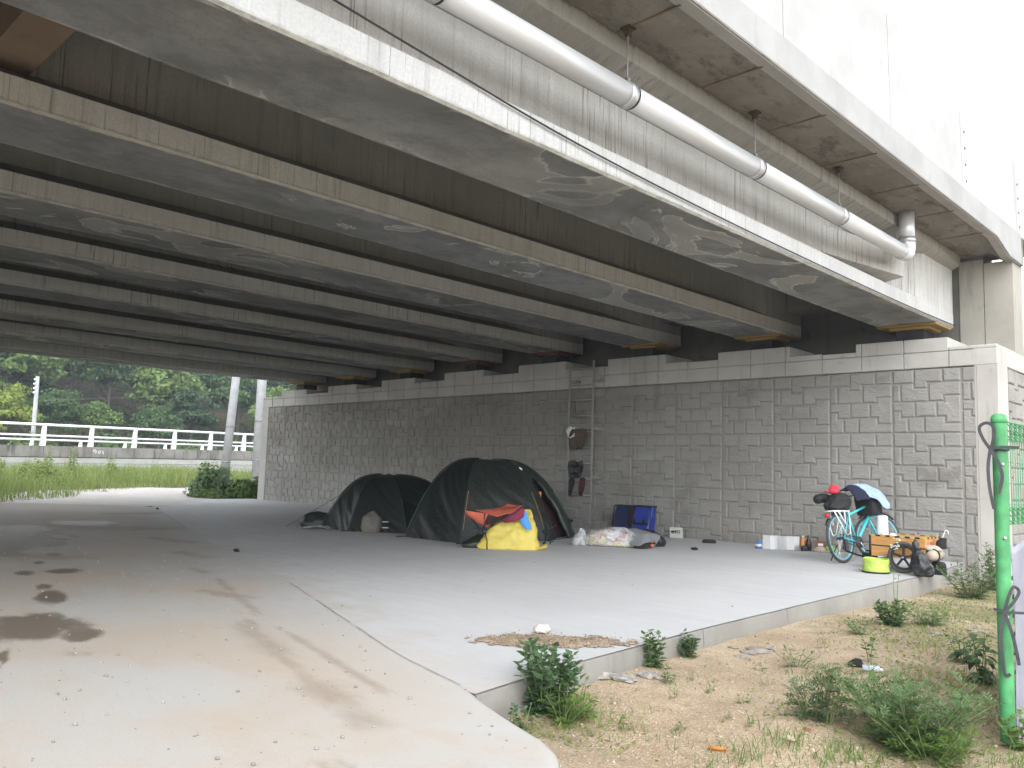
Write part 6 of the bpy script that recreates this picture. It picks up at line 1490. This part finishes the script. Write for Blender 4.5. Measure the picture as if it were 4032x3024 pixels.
# ground cover: small leaves and dead stalks nobody could count
P = []; H = []
while len(P) < 9000:
    x = NR.uniform(-4.0, -.6); y = NR.uniform(3.2, 14)
    if not dirt_keep(x, y) or x < slab_edge_x(y) + .05: continue
    m_ = moss(x, y)
    if NR.random() > m_*1.0 + .04: continue
    P.append((x, y, dirt_z(x, y) + .004)); H.append(NR.uniform(.02, .07))
P = np.array(P); Nn = unit(NR.normal(size=P.shape)*.5 + np.array([0, 0, 1.0])); P2 = P + np.array([0, 0, .02])*NR.random((len(P), 1))
V, Q = leaf_quads(P2, Nn, NR.uniform(.015, .045, len(P)), NR.uniform(.008, .022, len(P))); tag(fast_quads('ground_cover', V, Q, LM['grass']), 'small creeping leaves scattered over the sandy bank', 'ground cover', None, 'stuff')
P = []; 
while len(P) < 900:
    x = NR.uniform(-4.0, -.6); y = NR.uniform(3.2, 13)
    if dirt_keep(x, y) and NR.random() < moss(x, y) + .12: P.append((x, y, dirt_z(x, y) + .003))
P = np.array(P); Nn = unit(NR.normal(size=P.shape)*.15 + np.array([0, 0, 1.0])); V, Q = leaf_quads(P, Nn, NR.uniform(.04, .16, len(P)), .005); tag(fast_quads('dead_stalks', V, Q, LM['dry']), 'dry straw stalks lying on the sandy bank', 'straw', None, 'stuff')

# ------------------------------------------------------------------ stones, rubble, litter
def rock_v(c, r_, seed, sq=(1, 1, .7), n=9, m_=6):
    V = []; F = []; c = Vector(c)
    for i in range(m_+1):
        t_ = math.pi*i/m_
        for k in range(n):
            a = 2*math.pi*k/n; d = Vector((math.sin(t_)*math.cos(a), math.sin(t_)*math.sin(a), math.cos(t_))); s_ = 1 + .35*n3(d*1.6, 1, seed) + .15*n3(d*4, 1, seed+4)
            V.append(c + Vector((d.x*sq[0], d.y*sq[1], d.z*sq[2]))*r_*s_)
    for i in range(m_):
        for k in range(n): F.append((i*n+k, (i+1)*n+k, (i+1)*n+(k+1) % n, i*n+(k+1) % n))
    return V, F
MT['paleRock'] = plain('pale_broken_concrete', (.27, .255, .225), .95, 0, .3, 25, .8); MT['greyRock'] = plain('grey_stone', (.26, .235, .205), .9, 0, .25, 12, .5); MT['tanRock'] = plain('tan_stone', (.42, .34, .25), .9, 0, .25, 12, .4)
RX, RY = -4.285, 4.79
V, F = rock_v((RX, RY, .034), .060, 3, (1.15, .9, .60), 18, 12); tag(mesh_obj('white_rock', V, F, plain('white_rock', (.46, .43, .38), .85, 0, .25, 14, .5), None, True), 'white rock sitting on the sand spill on the slab', 'rock')
# sand spilled on the slab
def spill(x, y):
    u = (x+4.05)*math.cos(.85) + (y-4.62)*math.sin(.85); w_ = -(x+4.05)*math.sin(.85) + (y-4.62)*math.cos(.85)
    return .9 - math.hypot(u/.60, w_/.27) + .30*n3((x*4, y*4, 5)) + .30*n3((x*13, y*13, 6))
gx_ = np.arange(-4.75, -3.45, .022); gy_ = np.arange(3.85, 5.5, .022)
t = NT('spilled_sand'); p_ = t.pos(); n2 = t.noise(p_, 6, 5, .65); gr = t.voro(p_, 70, out='Color'); sep = t.n('SeparateColor'); t.L(gr, sep.inputs[0])
c = t.mix(t.mr(n2, .35, .65), (.24, .175, .12), (.36, .28, .205)); c = t.mix(t.mr(sep.outputs[0], .75, .95, 0, .6), c, (.52, .45, .36)); c = t.mix(t.mr(sep.outputs[1], .8, .95, 0, .6), c, (.14, .10, .07)); t.col(c).rough(.95).nrm(t.bump(t.voro(p_, 60), .7, .02)); MT['spill'] = t.m
tag(grid_sheet('sand_spill', list(gx_), list(gy_), lambda x, y: .003 + .022*max(0, spill(x, y)) + .010*max(0, spill(x, y))*n3((x*16, y*16, 1)), MT['spill'], lambda x, y: spill(x, y) > .02 and x < slab_edge_x(y) - .01), 'brown gravelly sand spilled on the slab near its corner', 'sand', None, 'stuff')
def scatter(name, label, n, fpos, rmin, rmax, mat, seed):
    q = random.Random(seed); V = []; F = []; cnt = 0; tries = 0
    while cnt < n and tries < n*60:
        tries += 1; r = fpos(q)
        if r is None: continue
        s_ = lerp(rmin, rmax, q.random()**2.5); v, f_ = rock_v((r[0], r[1], r[2] + s_*.3), s_, q.uniform(0, 99), (1, q.uniform(.7, 1), q.uniform(.5, .8)), 6, 4); b = len(V); V += v; F += [tuple(b+i for i in ff) for ff in f_]; cnt += 1
    o = mesh_obj(name, V, F, mat, None, True); tag(o, label, 'pebbles', None, 'stuff')
def on_road(q):
    y = q.uniform(-.5, 6.5); x = q.uniform(-12, -1.0)
    if y > joint_y(x) - .02 or (y < 3.2 and x > road_right(y) - .05): return None
    if q.random() > 1.1 - .08*abs(x): return None
    return (x, y, .006)
scatter('road_pebbles', 'small pebbles scattered on the sandy road', 600, on_road, .003, .014, MT['greyRock'], 3); scatter('road_pebbles', 'pale pebbles scattered on the sandy road', 300, on_road, .003, .012, MT['paleRock'], 4)
def on_dirt(q):
    y = q.uniform(1.6, 11); x = q.uniform(-4, -.6)
    if not dirt_keep(x, y) or (y > 3.25 and x < slab_edge_x(y) + .03): return None
    return (x, y, dirt_z(x, y))
scatter('bank_gravel', 'tan gravel lying on the sandy bank', 1600, on_dirt, .003, .013, MT['tanRock'], 5); scatter('bank_gravel', 'pale gravel lying on the sandy bank', 600, on_dirt, .003, .012, MT['paleRock'], 6); scatter('bank_gravel', 'dark gravel lying on the sandy bank', 500, on_dirt, .003, .013, MT['greyRock'], 8)
def on_slab(q):
    x = q.uniform(-12, -3.7); y = q.uniform(3.6, 12.5)
    return None if y < joint_y(x) + .05 or x > slab_edge_x(y) - .05 else (x, y, .002)
scatter('slab_crumbs', 'dark crumbs scattered on the pale slab', 120, on_slab, .003, .011, MT['greyRock'], 9)
def on_spill(q):
    x = q.uniform(-4.7, -3.5); y = q.uniform(3.9, 5.4); return (x, y, .01 + .02*max(0, spill(x, y))) if spill(x, y) > -.12 and x < slab_edge_x(y) - .02 else None
scatter('spill_gravel', 'gravel grains in the sand spill on the slab', 300, on_spill, .003, .011, MT['spill'], 10)
# joint crack: dark broken line between road and slab
V = []; F = []
pts = []
for k in range(260):
    x = lerp(-3.42, -7.6, k/259); pts.append((x, joint_y(x) - .004 + .012*n3((x*4, 0, 2))))
for k, (x, y) in enumerate(pts):
    w_ = .004 + .007*max(0, n3((x*7, 1, 3))); V += [(x, y-w_, .0092), (x, y+w_, .0092)]
for k in range(len(pts)-1):
    if n3((pts[k][0]*2.5, 4, 1)) > -.25: F.append((2*k, 2*k+1, 2*k+3, 2*k+2))
o = mesh_obj('joint_crack', V, F, plain('dark_joint', (.24, .22, .195), .95)); o.parent = slab
# broken thin concrete and rubble along the kerb foot
rub = [(1290, 1460, .13, 'paleRock', 'pale slab fragment at the kerb foot by the slab corner'), (1345, 1468, .11, 'paleRock', 'flat pale fragment beside the goosefoot weed'), (1400, 1462, .09, 'paleRock', 'thin pale fragment below the kerb weed'), (1640, 1408, .10, 'greyRock', 'dark grey rock lump in the rubble by the kerb'), (1618, 1412, .07, 'greyRock', 'flat dark stone left of the rubble lump'), (1662, 1402, .06, 'paleRock', 'white chip on top of the rubble by the kerb'), (1600, 1420, .05, 'greyRock', 'small dark stone at the rubble edge'), (1585, 1400, .05, 'paleRock', 'small pale chip between rubble and kerb'), (2085, 1345, .06, 'tanRock', 'tan stone in the grass below the dark shrub'), (2020, 1370, .07, 'greyRock', 'grey stone in the middle of the grassy bank'), (2110, 1365, .08, 'greyRock', 'dark clod near the fence shrub'), (1700, 1590, .05, 'tanRock', 'reddish stone at the front of the bank')]
for n_, (a, b, r_, mt, lab) in enumerate(rub):
    p = gpx(a, b); V, F = rock_v(p + Vector((0, 0, r_*.12)), r_*.8, 20+n_, (1.3, .9, .28), 11, 5); tag(mesh_obj('rubble_stone', V, F, MT[mt], None, False), lab, 'stone', 'rubble along the kerb foot')
p = gpx(1550, 1622); q_ = p + Vector((0, 0, .012)); o = MB().tube([q_ - Vector((.045, .015, 0)), q_, q_ + Vector((.04, .02, .003))], [.008, .010, .007], 8).build('orange_stick', plain('orange_stick', (.55, .19, .04), .7), None, True); tag(o, 'short orange stick lying on the sand in front', 'stick')
p = gpx(1880, 1452); fl = vframe(tuple(p))[0]; bt_ = thing('bottle_litter', 'crushed clear bottle with pale label in the grass', 'litter', tuple(p))
wchild(MB().tube([fl(-.05, 0, .02), fl(.02, .01, .022), fl(.06, .015, .02)], [.026, .03, .022], 10).jit(.006, 30).build('bottle_body', plain('pale_label_plastic', (.50, .54, .62), .3), None, True), bt_); wchild(MB().tube([fl(.06, .015, .02), fl(.085, .02, .02)], .012, 8).build('cap', MT['whitecard'], None, True), bt_)
p = gpx(1850, 1440); blob('black_litter', 'scrap of black plastic lying beside the crushed bottle', 'litter', tuple(p), [(0, 0, 0, .05, .03), (.02, 0, 0, .06, .04), (.05, .01, 0, .03, .02), (.06, .01, 0, .01, .01)], MT['black'], wr=.015, sc=18)
for n_, (a, b, lab) in enumerate([(1640, 1585, 'small red wrapper scrap on the sand'), (1990, 1470, 'rust red leaf in the grass near the post')]):
    p = gpx(a if n_ else 1745, b if n_ else 1580); o = cloth('scrap', [[p + Vector((-.02, -.01, .01)), p + Vector((.02, -.012, .02))], [p + Vector((-.018, .012, .015)), p + Vector((.02, .012, .008))]], plain('red_scrap%d' % n_, (.40, .06, .03), .6), None, 4, .002, .004, 20, n_); tag(o, lab, 'scrap')
for n_, (a, b, lab) in enumerate([(510, 1192, 'dark dead leaf on the slab left of the tents'), (340, 1100, 'dark lump on the slab far left'), (1370, 1180, 'thin dark twig on the slab')]):
    d = wray(a/.54861, b/.54861); k = -CAMZ/d.z; x, y = d.x*k, d.y*k
    if n_ == 2: x, y = -7.6, 12.2
    V, F = rock_v((x, y, .02), .05, n_+3, (1.4, .5, .5), 9, 6); tag(mesh_obj('dead_leaf', V, F, MT['black'], None, True), lab, 'leaf')

# ------------------------------------------------------------------ hazy air
hz = MB().box(-200, 160, -90, 210, -2.0, 48).build('haze'); hm = bpy.data.materials.new('hazy_air'); hm.use_nodes = True; ht = hm.node_tree; ht.nodes.clear()
ho = ht.nodes.new('ShaderNodeOutputMaterial'); hv = ht.nodes.new('ShaderNodeVolumePrincipled'); hv.inputs['Color'].default_value = (.80, .90, 1.0, 1); hv.inputs['Density'].default_value = .0013; hv.inputs['Anisotropy'].default_value = .2
ht.links.new(hv.outputs[0], ho.inputs['Volume']); hz.data.materials.append(hm); tag(hz, 'thin pale haze in the air over the valley', 'haze', None, 'stuff')
